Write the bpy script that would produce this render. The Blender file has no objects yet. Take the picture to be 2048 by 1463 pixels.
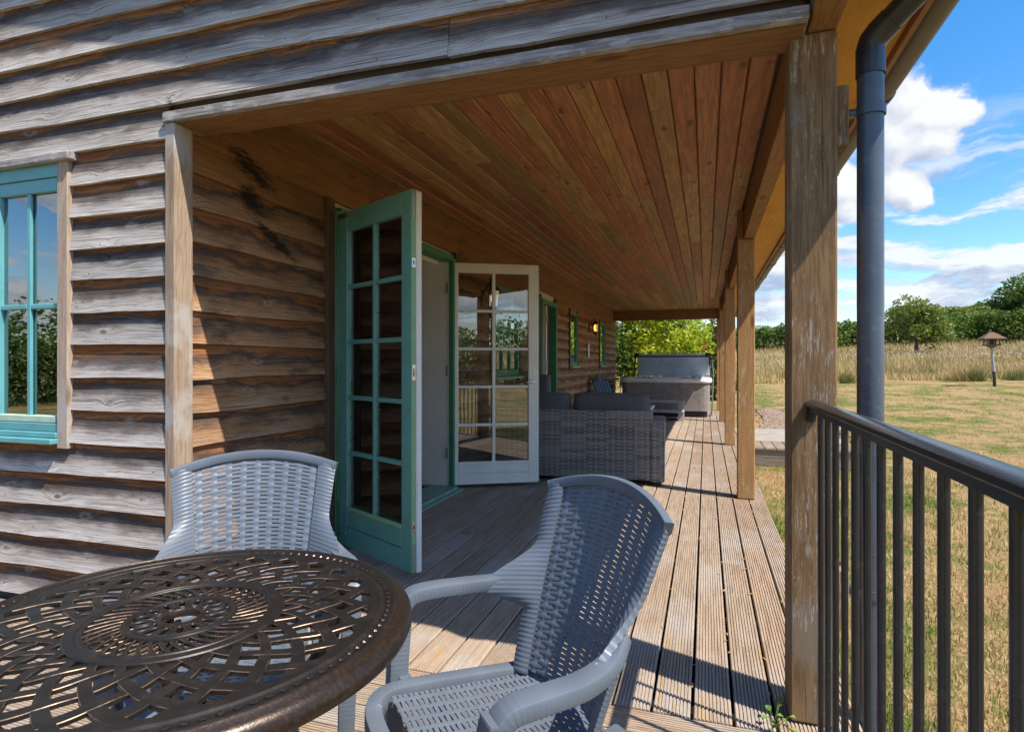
import bpy, math, random
import numpy as np
from mathutils import Vector, Matrix, noise as mnoise
random.seed(7); np.random.seed(7)
R = math.radians
scene = bpy.context.scene
COL = scene.collection

# ------------------------------------------------------------------ camera, sky, sun, exposure
H = 1.15
cam_d = bpy.data.cameras.new('camera'); cam = bpy.data.objects.new('camera', cam_d); COL.objects.link(cam)
cam.location = (0, 0, H); cam.rotation_euler = (R(90), 0, R(17.95))
cam_d.sensor_width = 36.0; cam_d.lens = 36.0*1196/2048; cam_d.shift_y = -5.5/2048
cam_d.clip_start = 0.05; cam_d.clip_end = 2000
scene.camera = cam

SUN = Vector((0.58, -0.229, 1.0)).normalized()
EL = math.asin(SUN.z); AZ = math.atan2(SUN.x, SUN.y)
world = bpy.data.worlds.new('World'); scene.world = world; world.use_nodes = True
SKY_STRENGTH = 0.15
sun_d = bpy.data.lights.new('sun', 'SUN'); sun_d.energy = 2.0; sun_d.angle = R(0.5); sun_d.color = (1.0, 0.93, 0.82)
sun = bpy.data.objects.new('sun', sun_d); COL.objects.link(sun)
sun.rotation_euler = SUN.to_track_quat('Z', 'Y').to_euler(); sun.location = (6, -3, 12)
vs = scene.view_settings
vs.view_transform = 'Standard'; vs.look = 'None'; vs.gamma = 1.0; vs.use_curve_mapping = False
vs.exposure = 2.02
scene.cycles.max_bounces = 10; scene.cycles.transparent_max_bounces = 24; scene.cycles.diffuse_bounces = 5
scene.cycles.use_denoising = True

# ------------------------------------------------------------------ node helpers
class NT:
    def __init__(s, nt): s.nt = nt
    def n(s, t, **kw):
        nd = s.nt.nodes.new(t)
        for k, v in kw.items(): setattr(nd, k, v)
        return nd
    def inp(s, sock, v):
        if v is None: return
        if isinstance(v, bpy.types.NodeSocket): s.nt.links.new(v, sock)
        else:
            if sock.type == 'RGBA' and len(v) == 3: v = (*v, 1)
            sock.default_value = v
    def math(s, op, a, b=None, c=None, clamp=False):
        nd = s.n('ShaderNodeMath', operation=op, use_clamp=clamp)
        for i, x in enumerate((a, b, c)):
            if x is not None: s.inp(nd.inputs[i], x)
        return nd.outputs[0]
    def vmath(s, op, a, b=None, out=0):
        nd = s.n('ShaderNodeVectorMath', operation=op)
        s.inp(nd.inputs[0], a)
        if b is not None: s.inp(nd.inputs[1], b)
        return nd.outputs[out]
    def scale(s, vec, xyz): return s.vmath('MULTIPLY', vec, xyz)
    def noise(s, vec, scale=5., detail=4., rough=.55, dist=0., out='Fac'):
        nd = s.n('ShaderNodeTexNoise'); s.inp(nd.inputs['Vector'], vec)
        nd.inputs['Scale'].default_value = scale; nd.inputs['Detail'].default_value = detail
        nd.inputs['Roughness'].default_value = rough; nd.inputs['Distortion'].default_value = dist
        return nd.outputs[out]
    def voro(s, vec, scale=5., feature='F1', out='Distance'):
        nd = s.n('ShaderNodeTexVoronoi', feature=feature); s.inp(nd.inputs['Vector'], vec)
        nd.inputs['Scale'].default_value = scale
        return nd.outputs[out]
    def ramp(s, fac, stops, interp='LINEAR'):
        nd = s.n('ShaderNodeValToRGB'); s.inp(nd.inputs[0], fac); cr = nd.color_ramp; cr.interpolation = interp
        while len(cr.elements) < len(stops): cr.elements.new(0.5)
        for e, (p, c) in zip(cr.elements, stops):
            e.position = p; e.color = (*c, 1) if not isinstance(c, (int, float)) else (c, c, c, 1)
        return nd.outputs[0]
    def mix(s, fac, a, b, blend='MIX'):
        nd = s.n('ShaderNodeMix', data_type='RGBA', blend_type=blend)
        s.inp(nd.inputs[0], fac); s.inp(nd.inputs[6], a); s.inp(nd.inputs[7], b)
        return nd.outputs[2]
    def ss(s, x, lo, hi):
        nd = s.n('ShaderNodeMapRange', interpolation_type='SMOOTHSTEP'); s.inp(nd.inputs[0], x)
        nd.inputs[1].default_value = lo; nd.inputs[2].default_value = hi
        return nd.outputs[0]
    def sep(s, vec):
        nd = s.n('ShaderNodeSeparateXYZ'); s.inp(nd.inputs[0], vec); return nd.outputs
    def comb(s, x, y, z):
        nd = s.n('ShaderNodeCombineXYZ')
        for i, v in enumerate((x, y, z)): s.inp(nd.inputs[i], v)
        return nd.outputs[0]
    def obj(s): return s.n('ShaderNodeTexCoord').outputs['Object']
    def pos(s): return s.n('ShaderNodeNewGeometry').outputs['Position']
    def rnd(s): return s.n('ShaderNodeObjectInfo').outputs['Random']
    def rvec(s, k=53.):
        r = s.math('MULTIPLY', s.rnd(), k)
        return s.vmath('ADD', s.obj(), s.comb(r, s.math('MULTIPLY', r, 1.7), s.math('MULTIPLY', r, .6)))
    def bump(s, h, strength=.5, dist=.01):
        nd = s.n('ShaderNodeBump'); nd.inputs['Strength'].default_value = strength; nd.inputs['Distance'].default_value = dist
        s.inp(nd.inputs['Height'], h); return nd.outputs[0]

def new_mat(name):
    m = bpy.data.materials.new(name); m.use_nodes = True
    nt = NT(m.node_tree); b = m.node_tree.nodes['Principled BSDF']
    return m, nt, b
def setp(nt, b, color=None, rough=None, metal=None, normal=None, spec=None, coat=None):
    for k, v in (('Base Color', color), ('Roughness', rough), ('Metallic', metal), ('Normal', normal), ('Specular IOR Level', spec), ('Coat Weight', coat)):
        if v is not None: nt.inp(b.inputs[k], v)

# ------------------------------------------------------------------ world: nishita sky and procedural clouds
w = NT(world.node_tree); bg = world.node_tree.nodes['Background']; bg.inputs[1].default_value = SKY_STRENGTH
sky = w.n('ShaderNodeTexSky', sky_type='NISHITA'); sky.sun_disc = False
sky.sun_elevation = EL; sky.sun_rotation = AZ; sky.air_density = 1.0; sky.dust_density = 0.6; sky.ozone_density = 2.0
hs = w.n('ShaderNodeHueSaturation'); hs.inputs['Saturation'].default_value = 1.40; hs.inputs['Value'].default_value = 0.39
w.inp(hs.inputs['Color'], sky.outputs[0])
dirv = w.vmath('NORMALIZE', w.n('ShaderNodeTexCoord').outputs['Generated'])
dz = w.sep(dirv)[2]
def skydir(az, el): return Vector((math.sin(R(az))*math.cos(R(el)), math.cos(R(az))*math.cos(R(el)), math.sin(R(el))))
warp = w.noise(dirv, 9., 4., .6, out='Color')
wd = w.vmath('ADD', dirv, w.scale(w.vmath('SUBTRACT', warp, (.5, .5, .5)), (.045, .045, .045)))
fine = w.noise(wd, 26., 9., .62)
puff = w.math('SUBTRACT', 1.0, w.voro(wd, 30., 'SMOOTH_F1'))
mid = w.noise(w.scale(wd, (1, 1, 1.7)), 8., 6., .6)
def cumulus(vec):
    dens = None
    for (az, el, rr) in ((15.03, 20.07, 0.055), (16.68, 18.84, 0.06), (18.11, 18.36, 0.042), (15.03, 17.55, 0.055), (17.32, 16.75, 0.04), (13.38, 18.78, 0.05), (15.43, 13.88, 0.036), (16.19, 13.28, 0.026), (11.16, 14.18, 0.05), (11.16, 13.0, 0.034)):   # compass bearing from +y, elevation, angular radius
        c = skydir(az, el)
        d = w.math('SUBTRACT', 1.0, w.math('DIVIDE', w.vmath('LENGTH', w.scale(w.vmath('SUBTRACT', vec, tuple(c)), (1, 1, 1.2)), out=1), rr))
        dens = d if dens is None else w.math('MAXIMUM', dens, d)
    return dens
dens = cumulus(wd); dens_up = cumulus(w.vmath('ADD', wd, tuple(SUN*.022)))
edge = w.math('ADD', w.math('MULTIPLY', w.math('SUBTRACT', fine, .5), .9), w.math('MULTIPLY', w.math('SUBTRACT', puff, .55), .7))
cum = w.ss(w.math('ADD', dens, edge), -.02, .30)
# layered low clouds, thicker toward the horizon
lay = w.noise(w.scale(wd, (1, 1, 4.6)), 5.0, 8., .6)
band = w.math('MULTIPLY', w.ss(dz, -.02, .04), w.math('SUBTRACT', 1.0, w.ss(dz, .20, .36)))
layd = w.math('MULTIPLY', w.ss(lay, .44, .55), band)
lay2 = w.noise(w.scale(w.vmath('ADD', wd, (0, 0, .02)), (1, 1, 4.6)), 5.0, 8., .6)
wisp = w.math('MULTIPLY', w.ss(w.noise(w.scale(dirv, (1, 1, 2.5)), 3.2, 8., .65, 1.2), .52, .8), .30)
cover = w.math('MAXIMUM', w.math('MAXIMUM', cum, w.math('MULTIPLY', layd, .9)), wisp)
litc = w.math('ADD', .62, w.math('MULTIPLY', w.math('SUBTRACT', dens, dens_up), .9))
litl = w.math('ADD', .55, w.math('MULTIPLY', w.math('SUBTRACT', lay, lay2), 5.))
litm = w.n('ShaderNodeMix', data_type='FLOAT'); w.inp(litm.inputs[0], cum); w.inp(litm.inputs[2], litl); w.inp(litm.inputs[3], litc)
lit = w.math('ADD', litm.outputs[0], w.math('ADD', w.math('MULTIPLY', w.math('SUBTRACT', mid, .5), 1.6), w.math('MULTIPLY', w.math('SUBTRACT', fine, .5), 1.2)), clamp=True)
ccol = w.mix(lit, (.72, .86, 1.18), (1.62, 1.65, 1.70))
skyc = w.mix(cover, hs.outputs[0], ccol)
w.inp(bg.inputs[0], skyc)

# ------------------------------------------------------------------ mesh helpers
class MB:
    def __init__(s): s.v = []; s.f = []; s.m = []
    def add(s, vs, fs, mi=0):
        o = len(s.v); s.v += [tuple(p) for p in vs]
        for f in fs: s.f.append(tuple(i+o for i in f)); s.m.append(mi)
    def box(s, a, b, mi=0, bev=0.0):
        (x0, y0, z0), (x1, y1, z1) = a, b
        if bev <= 0:
            s.add([(x0,y0,z0),(x1,y0,z0),(x1,y1,z0),(x0,y1,z0),(x0,y0,z1),(x1,y0,z1),(x1,y1,z1),(x0,y1,z1)],
                  [(0,3,2,1),(4,5,6,7),(0,1,5,4),(1,2,6,5),(2,3,7,6),(3,0,4,7)], mi)
        else:   # chamfered along z edges and ends
            e = bev
            def ring(i, z): return [(x0+i+e*0, y0+e+i, z), (x0+e+i, y0+i, z), (x1-e-i, y0+i, z), (x1-i, y0+e+i, z), (x1-i, y1-e-i, z), (x1-e-i, y1-i, z), (x0+e+i, y1-i, z), (x0+i, y1-e-i, z)]
            vs = ring(e*.6, z0)+ring(0, z0+e)+ring(0, z1-e)+ring(e*.6, z1)
            fs = [tuple(range(7, -1, -1)), tuple(range(24, 32))]
            for k in range(3):
                for i in range(8): j = (i+1) % 8; fs.append((k*8+i, k*8+j, k*8+8+j, k*8+8+i))
            s.add(vs, fs, mi)
    def tbox(s, M, a, b, mi=0, bev=0.0):
        t = MB(); t.box(a, b, mi, bev)
        s.add([M @ Vector(p) for p in t.v], t.f, mi)
    def merge(s, o, M=None):
        k = len(s.v); s.v += [tuple(M @ Vector(p)) if M else p for p in o.v]
        s.f += [tuple(i+k for i in f) for f in o.f]; s.m += o.m
    def tube(s, pts, r, n=8, mi=0, cap=True, closed=False):
        pts = [Vector(p) for p in pts]; N = len(pts)
        rr = r if isinstance(r, (list, tuple)) else [r]*N
        rings = []; up = None
        for i, p in enumerate(pts):
            if closed: t = pts[(i+1) % N]-pts[i-1]
            else: t = pts[min(i+1, N-1)]-pts[max(i-1, 0)]
            t.normalize()
            if up is None: up = Vector((0, 0, 1)) if abs(t.z) < .9 else Vector((1, 0, 0))
            sd = t.cross(up).normalized(); up = sd.cross(t).normalized()
            rings.append([p+sd*math.cos(2*math.pi*k/n)*rr[i]+up*math.sin(2*math.pi*k/n)*rr[i] for k in range(n)])
        vs = [q for g in rings for q in g]; fs = []
        for i in range(N if closed else N-1):
            j = (i+1) % N
            for k in range(n): l = (k+1) % n; fs.append((i*n+k, i*n+l, j*n+l, j*n+k))
        if cap and not closed: fs += [tuple(range(n-1, -1, -1)), tuple(range((N-1)*n, N*n))]
        s.add(vs, fs, mi)
    def lathe(s, prof, n=32, c=(0, 0, 0), mi=0, cap=False):
        vs = []; fs = []; m = len(prof)
        for k in range(n):
            a = 2*math.pi*k/n
            for (r, z) in prof: vs.append((c[0]+r*math.cos(a), c[1]+r*math.sin(a), c[2]+z))
        for k in range(n):
            l = (k+1) % n
            for i in range(m-1): fs.append((k*m+i, l*m+i, l*m+i+1, k*m+i+1))
        if cap: fs += [tuple(k*m+m-1 for k in range(n)), tuple(k*m for k in range(n-1, -1, -1))]
        s.add(vs, fs, mi)
    def grid(s, P, mi=0):
        nv, nu = len(P), len(P[0]); vs = [p for row in P for p in row]
        s.add(vs, [(j*nu+i, j*nu+i+1, (j+1)*nu+i+1, (j+1)*nu+i) for j in range(nv-1) for i in range(nu-1)], mi)
    def slab(s, P, th, mi=0):
        """closed slab from a grid of points, thickness th along -normal"""
        nv, nu = len(P), len(P[0]); P = [[Vector(p) for p in r] for r in P]
        Q = []
        for j in range(nv):
            row = []
            for i in range(nu):
                du = P[j][min(i+1, nu-1)]-P[j][max(i-1, 0)]; dv = P[min(j+1, nv-1)][i]-P[max(j-1, 0)][i]
                row.append(P[j][i]-du.cross(dv).normalized()*th)
            Q.append(row)
        vs = [p for r in P for p in r]+[p for r in Q for p in r]; o = nv*nu; fs = []
        for j in range(nv-1):
            for i in range(nu-1):
                a, b, c, d = j*nu+i, j*nu+i+1, (j+1)*nu+i+1, (j+1)*nu+i
                fs.append((a, b, c, d)); fs.append((o+d, o+c, o+b, o+a))
        for i in range(nu-1):
            fs.append((o+i, o+i+1, i+1, i)); k = (nv-1)*nu; fs.append((k+i, k+i+1, o+k+i+1, o+k+i))
        for j in range(nv-1):
            a, d = j*nu, (j+1)*nu; fs.append((a, d, o+d, o+a)); a, d = a+nu-1, d+nu-1; fs.append((d, a, o+a, o+d))
        s.add(vs, fs, mi)
    def sweep(s, pts, wid, th, step=.004, rib=0., pitch=.011, mi=0, ref=(1, 0, 0), rnd=.3):
        pts = [Vector(p) for p in pts]; n = len(pts)
        W = wid if isinstance(wid, (list, tuple)) else [wid]*n; T = th if isinstance(th, (list, tuple)) else [th]*n
        out = []
        for i in range(n-1):
            p0, p1, p2, p3 = pts[max(i-1, 0)], pts[i], pts[i+1], pts[min(i+2, n-1)]
            k = max(2, int((p2-p1).length/step))
            for a in range(k):
                t = a/k
                q = .5*((2*p1)+(p2-p0)*t+(2*p0-5*p1+4*p2-p3)*t*t+(3*p1-p0-3*p2+p3)*t**3)
                out.append((q, W[i]+(W[i+1]-W[i])*t, T[i]+(T[i+1]-T[i])*t))
        out.append((pts[-1], W[-1], T[-1])); ref = Vector(ref); rings = []; L = 0; N = len(out)
        for i, (q, ww, tt) in enumerate(out):
            if i: L += (q-out[i-1][0]).length
            t = (out[min(i+1, N-1)][0]-out[max(i-1, 0)][0]).normalized()
            sd = (ref-t*ref.dot(t)).normalized(); nm = t.cross(sd)
            g = rib*(abs(math.sin(math.pi*L/pitch))-.6) if rib else 0
            a, b = ww/2+g, tt/2+g; c = min(a, b)*rnd
            ring = []
            for (x, y) in ((a, -b+c), (a, b-c), (a-c*.3, b-c*.3), (a-c, b), (-a+c, b), (-a+c*.3, b-c*.3), (-a, b-c), (-a, -b+c), (-a+c*.3, -b+c*.3), (-a+c, -b), (a-c, -b), (a-c*.3, -b+c*.3)):
                ring.append(q+sd*x+nm*y)
            rings.append(ring)
        n = 12; vs = [p for r in rings for p in r]; fs = []
        for i in range(N-1):
            for k in range(n): l = (k+1) % n; fs.append((i*n+k, i*n+l, (i+1)*n+l, (i+1)*n+k))
        fs += [tuple(range(n-1, -1, -1)), tuple(range((N-1)*n, N*n))]
        s.add(vs, fs, mi)
    def mesh(s, name, mats, smooth=None):
        me = bpy.data.meshes.new(name); me.from_pydata(s.v, [], s.f)
        for m in (mats if isinstance(mats, (list, tuple)) else [mats]): me.materials.append(m)
        if any(s.m): me.polygons.foreach_set('material_index', s.m)
        me.update()
        if smooth is not None:
            me.polygons.foreach_set('use_smooth', [True]*len(me.polygons))
            me.set_sharp_from_angle(angle=R(smooth))
        return me
    def build(s, name, mats, parent=None, smooth=None, loc=None, rotz=0):
        return link(name, s.mesh(name, mats, smooth), parent, loc, rotz)
def link(name, me, parent=None, loc=None, rotz=0):
    o = bpy.data.objects.new(name, me); COL.objects.link(o)
    if parent: o.parent = parent
    if loc is not None: o.location = loc
    if rotz: o.rotation_euler = (0, 0, rotz)
    return o
def thing(name, label, cat, loc=(0, 0, 0), rotz=0, group=None):
    o = bpy.data.objects.new(name, None); COL.objects.link(o); o.empty_display_size = .2
    o.location = loc; o.rotation_euler = (0, 0, rotz); return tag(o, label, cat, group)
def tag(o, label, cat, group=None):
    o['label'] = label; o['category'] = cat
    if group: o['group'] = group
    return o
def kind(o, k): o['kind'] = k; return o
def copy_tree(o, parent=None):
    c = o.copy(); COL.objects.link(c)
    if parent: c.parent = parent
    for ch in list(o.children): copy_tree(ch, c)
    return c

# ------------------------------------------------------------------ materials
def wood_coords(nt, axis='x', k=53.):
    v = nt.rvec(k)
    s = {'x': (1, 14, 14), 'y': (14, 1, 14), 'z': (14, 14, 1)}[axis]
    return v, nt.scale(v, s)
def cladding(name, stops, grain_dark=.55, jitter=.55, exposure=.148, sat_var=.25, stain=False, halo_mix=.35, knotk=.7):
    m, nt, b = new_mat(name)
    v = nt.rvec(); kn = nt.voro(nt.scale(v, (3.6, 8, 8.5)), 1.0)
    kn = nt.math('ADD', kn, nt.math('MULTIPLY', nt.math('SUBTRACT', nt.noise(v, 22., 3., .6), .5), .22))
    kn = nt.math('ADD', kn, nt.math('MULTIPLY', nt.rnd(), .07))
    knot = nt.ss(kn, .15, .06); halo = nt.ss(kn, .50, .05)
    vk = nt.vmath('ADD', v, nt.comb(0, 0, nt.math('MULTIPLY', halo, .03)))
    vk = nt.vmath('ADD', vk, nt.comb(0, 0, nt.math('MULTIPLY', nt.noise(v, 2.5, 2., .5), .016)))
    g1 = nt.noise(nt.scale(vk, (1.1, 30, 60)), 4., 9., .72, .15)
    g2 = nt.noise(nt.scale(vk, (.9, 10, 16)), 3., 4., .55)
    crack = nt.noise(nt.scale(vk, (.7, 20, 120)), 3., 5., .65)
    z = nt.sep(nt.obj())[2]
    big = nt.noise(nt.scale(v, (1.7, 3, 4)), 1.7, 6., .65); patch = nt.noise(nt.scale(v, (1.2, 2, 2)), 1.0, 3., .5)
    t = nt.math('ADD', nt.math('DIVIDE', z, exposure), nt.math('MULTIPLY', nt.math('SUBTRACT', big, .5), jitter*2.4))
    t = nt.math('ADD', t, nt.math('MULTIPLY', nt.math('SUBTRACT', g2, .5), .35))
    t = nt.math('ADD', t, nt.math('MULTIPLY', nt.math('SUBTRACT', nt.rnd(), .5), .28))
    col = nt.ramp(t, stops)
    col = nt.mix(nt.math('MULTIPLY', nt.ss(g1, .60, .36), grain_dark), col, nt.mix(1., col, (.42, .38, .37), 'MULTIPLY'))
    col = nt.mix(nt.math('MULTIPLY', nt.ss(g2, .45, .7), .5), col, nt.mix(1., col, (1.3, 1.3, 1.32), 'MULTIPLY'))
    col = nt.mix(nt.math('MULTIPLY', nt.ss(crack, .43, .36), .8), col, nt.mix(1., col, (.22, .19, .18), 'MULTIPLY'))
    col = nt.mix(nt.math('MULTIPLY', nt.ss(patch, .5, .75), .35), col, nt.mix(1., col, (.72, .66, .62), 'MULTIPLY'))
    col = nt.mix(nt.math('MULTIPLY', nt.ss(nt.math('ADD', kn, nt.math('MULTIPLY', nt.math('SUBTRACT', g2, .5), .2)), .24, .13), halo_mix), col, nt.mix(.6, col, (.58, .55, .52)))
    col = nt.mix(nt.math('MULTIPLY', knot, knotk), col, (.10, .072, .05))
    r = nt.rnd(); tone = nt.ramp(r, [(0, (1-sat_var, 1-sat_var, 1-sat_var)), (.5, (1, .98, .96)), (1, (1+sat_var*.6, 1+sat_var*.55, 1+sat_var*.5))])
    col = nt.mix(1., col, tone, 'MULTIPLY')
    if stain:
        p = nt.pos(); px, py, pz = nt.sep(p)
        n = nt.noise(nt.scale(p, (1, 3, 9)), 5., 6., .65, .4)
        best = None
        for (cy, cz, sy, sz, sh) in STAINS:
            dy = nt.math('SUBTRACT', py, cy); dz_ = nt.math('ADD', nt.math('SUBTRACT', pz, cz), nt.math('MULTIPLY', dy, sh))
            e = nt.math('SUBTRACT', 1., nt.math('SQRT', nt.math('ADD', nt.math('POWER', nt.math('DIVIDE', dy, sy), 2.), nt.math('POWER', nt.math('DIVIDE', dz_, sz), 2.))))
            best = e if best is None else nt.math('MAXIMUM', best, e)
        col = nt.mix(nt.math('MULTIPLY', nt.ss(nt.math('ADD', best, nt.math('MULTIPLY', nt.math('SUBTRACT', n, .5), 2.3)), -.05, .75), .93), col, (.014, .012, .011))
        n3 = nt.noise(nt.scale(p, (1, 1.6, 7)), 1.5, 6., .65)
        col = nt.mix(nt.math('MULTIPLY', nt.ss(n3, .55, .68), .7), col, (.075, .068, .062))
    hgt = nt.math('SUBTRACT', nt.math('ADD', g1, nt.math('MULTIPLY', nt.ss(crack, .30, .42), .5)), nt.math('MULTIPLY', knot, .4))
    setp(nt, b, col, .85, normal=nt.bump(hgt, .8, .004), spec=.25)
    return m
STAINS = [(2.50, 2.14, .20, .075, .35), (2.50, 1.98, .12, .085, .2), (2.68, 1.81, .20, .05, .5)]
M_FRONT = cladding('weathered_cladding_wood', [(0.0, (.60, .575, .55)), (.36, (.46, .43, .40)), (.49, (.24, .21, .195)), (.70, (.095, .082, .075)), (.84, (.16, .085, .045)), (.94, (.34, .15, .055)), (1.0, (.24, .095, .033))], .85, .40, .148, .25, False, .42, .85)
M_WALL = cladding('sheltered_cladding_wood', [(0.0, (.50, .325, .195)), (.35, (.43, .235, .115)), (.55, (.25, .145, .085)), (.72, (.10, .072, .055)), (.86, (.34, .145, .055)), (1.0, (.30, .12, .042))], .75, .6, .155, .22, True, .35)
M_FRIEZE = cladding('brown_frieze_wood', [(0., (.33, .165, .068)), (.5, (.30, .15, .062)), (1., (.27, .13, .052))], .3, .5, .155, .15, True, .0, .8)

def timber(name, base, axis='z', var=.2, grain=.5, flake=None, rough=.75, blotch=None, knots=True):
    m, nt, b = new_mat(name); v, g = wood_coords(nt, axis)
    n = nt.noise(g, 6., 9., .72, .25); n2 = nt.noise(v, 3.0, 4., .6)
    col = nt.mix(nt.math('MULTIPLY', nt.ss(n, .58, .42), grain), base, nt.mix(1., base, (.5, .45, .42), 'MULTIPLY'))
    tone = nt.ramp(nt.rnd(), [(0, (1-var, 1-var, 1-var)), (1, (1+var, 1+var, 1+var))])
    col = nt.mix(1., col, tone, 'MULTIPLY')
    col = nt.mix(nt.math('MULTIPLY', nt.ss(n2, .45, .7), .35), col, nt.mix(1., col, (.7, .66, .62), 'MULTIPLY'))
    ck = nt.noise(nt.scale(v, {'x': (.7, 60, 60), 'y': (60, .7, 60), 'z': (60, 60, .7)}[axis]), 1.6, 5., .65)
    col = nt.mix(nt.math('MULTIPLY', nt.ss(ck, .40, .32), .7), col, nt.mix(1., col, (.35, .3, .27), 'MULTIPLY'))
    if blotch: col = nt.mix(nt.math('MULTIPLY', nt.ss(nt.noise(nt.scale(v, (1.5, 1.5, 1.0)), 2.2, 5., .65), .5, .64), .8), col, blotch)
    if knots:
        sc = {'x': (1.6, 6, 6), 'y': (6, 1.6, 6), 'z': (6, 6, 1.6)}[axis]
        kn = nt.voro(nt.scale(v, sc), 1.0); col = nt.mix(nt.math('MULTIPLY', nt.ss(kn, .13, .05), .7), col, nt.mix(1., col, (.3, .24, .2), 'MULTIPLY'))
    hgt = n
    if flake:
        sc = {'x': (5, 34, 34), 'y': (34, 5, 34), 'z': (55, 55, 6)}[axis]
        fl = nt.noise(nt.scale(v, sc), 2.6, 8., .74, .3); patch = nt.noise(nt.scale(v, (8, 8, 2)), 1.2, 4., .6)
        f = nt.ss(nt.math('ADD', fl, nt.math('MULTIPLY', nt.math('SUBTRACT', patch, .5), .75)), .575, .635)
        col = nt.mix(nt.math('MULTIPLY', f, .62), col, flake); hgt = nt.math('SUBTRACT', n, nt.math('MULTIPLY', f, .4))
    setp(nt, b, col, rough, normal=nt.bump(hgt, .5, .003), spec=.3)
    return m
M_POST0 = timber('flaking_brown_post_wood', (.25, .15, .07), 'z', .05, .7, (.46, .42, .37), .8, (.225, .175, .125))
M_POST = timber('stained_post_wood', (.42, .235, .095), 'z', .06, .45, (.50, .42, .33))
M_BEAM = timber('stained_beam_wood', (.36, .19, .075), 'y', .1, .5)
M_BEAMX = timber('cross_beam_wood', (.27, .14, .055), 'x', .1, .55)
M_TRIM = timber('silver_trim_wood', (.36, .34, .325), 'x', .08, .8, (.52, .51, .50))
M_TRIMZ = timber('weathered_corner_wood', (.42, .315, .225), 'z', .12, .6, None, .85, (.42, .39, .36))
M_CASE = timber('weathered_casing_wood', (.44, .34, .26), 'z', .15, .5, None, .85, (.42, .40, .37))
M_CASED = timber('dark_casing_wood', (.17, .10, .06), 'z', .15, .5)
def ceiling_mat():
    m, nt, b = new_mat('stained_ceiling_wood'); v, g = wood_coords(nt, 'y')
    base = nt.ramp(nt.rnd(), [(0, (.44, .18, .075)), (.17, (.31, .20, .075)), (.34, (.47, .205, .088)), (.5, (.49, .285, .105)), (.67, (.34, .145, .063)), (.84, (.43, .24, .09))], 'CONSTANT')
    n = nt.noise(g, 3.5, 5., .6, .5); n2 = nt.noise(nt.scale(v, (5, 1.2, 5)), 2., 4., .6)
    col = nt.mix(nt.math('MULTIPLY', nt.ss(n, .6, .42), .6), base, nt.mix(1., base, (.5, .45, .42), 'MULTIPLY'))
    col = nt.mix(nt.math('MULTIPLY', nt.ss(n2, .5, .7), .5), col, nt.mix(1., col, (.72, .82, .75), 'MULTIPLY'))
    vv = nt.vmath('ADD', v, nt.scale(nt.noise(v, 14., 3., .6, out='Color'), (.05, .05, .05))); kn = nt.voro(nt.scale(vv, (8, 3.2, 8)), 1.0); kn2 = nt.voro(nt.scale(vv, (3.5, 8, 8)), 1.0)
    col = nt.mix(nt.math('MULTIPLY', nt.ss(kn, .2, .06), .75), col, (.045, .026, .014))
    col = nt.mix(nt.math('MULTIPLY', nt.ss(kn2, .15, .07), .45), col, (.05, .03, .016))
    setp(nt, b, col, .55, normal=nt.bump(n, .3, .002), spec=.35); return m
M_CEIL = ceiling_mat()
M_SOFFIT = timber('ochre_soffit_ply', (.66, .34, .06), 'y', .05, .15, knots=False)
def deck_mat(name, axis):
    m, nt, b = new_mat(name); v, g = wood_coords(nt, axis)
    base = nt.ramp(nt.rnd(), [(0, (.29, .21, .145)), (.35, (.37, .275, .195)), (.7, (.33, .255, .19)), (1, (.40, .31, .225))])
    n = nt.noise(g, 4., 6., .65, .3); n2 = nt.noise(v, 1.7, 5., .6); sp = nt.noise(v, 60., 3., .6)
    col = nt.mix(nt.math('MULTIPLY', nt.ss(n, .6, .35), .55), base, nt.mix(1., base, (.5, .46, .44), 'MULTIPLY'))
    col = nt.mix(nt.math('MULTIPLY', nt.ss(n2, .45, .7), .45), col, (.40, .385, .37))
    sc = {'x': (1.2, 25, 1), 'y': (25, 1.2, 1)}[axis]
    li = nt.math('MULTIPLY', nt.ss(nt.noise(nt.scale(v, sc), 1.6, 6., .65), .56, .70), nt.ss(nt.noise(v, 2.3, 3., .5), .42, .6))
    col = nt.mix(nt.math('MULTIPLY', li, .75), col, (.38, .20, .05))
    col = nt.mix(nt.math('MULTIPLY', nt.ss(sp, .62, .72), .5), col, (.52, .50, .47))
    col = nt.mix(nt.math('MULTIPLY', nt.ss(sp, .40, .30), .4), col, (.15, .12, .10))
    setp(nt, b, col, .9, normal=nt.bump(nt.math('ADD', n, nt.math('MULTIPLY', sp, .5)), .6, .002), spec=.2); return m
M_DECKY = deck_mat('grooved_decking_wood', 'y'); M_DECKX = deck_mat('grooved_apron_wood', 'x')

def paint(name, c, rough=.4, var=.06, coat=0.0, metal=0., spec=.5, dirt=None, bumpy=.05, sc=9.):
    m, nt, b = new_mat(name); v = nt.rvec()
    n = nt.noise(v, sc, 5., .6); n2 = nt.noise(v, sc*14, 3., .6)
    col = nt.mix(nt.ss(n, .3, .7), nt.mix(1., c, (1-var, 1-var, 1-var), 'MULTIPLY'), nt.mix(1., c, (1+var, 1+var, 1+var), 'MULTIPLY'))
    if dirt: col = nt.mix(nt.math('MULTIPLY', nt.ss(nt.noise(v, sc*2.3, 6., .7), .56, .70), dirt[1]), col, dirt[0])
    ro = nt.math('ADD', rough-.06, nt.math('MULTIPLY', n, .12))
    setp(nt, b, col, ro, metal, nt.bump(n2, bumpy, .002), spec, coat); return m
M_GREEN = paint('green_door_paint', (.14, .37, .30), .32, .07, spec=.6, dirt=((.06, .12, .10), .30), sc=6)
M_GREENL = paint('pale_green_lit_edge', (.27, .46, .24), .45, .06)  # light off the lawn painted into the door edge; bead and sills share it
M_GREEND = paint('dark_green_frame_paint', (.06, .24, .12), .4, .1)
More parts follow.
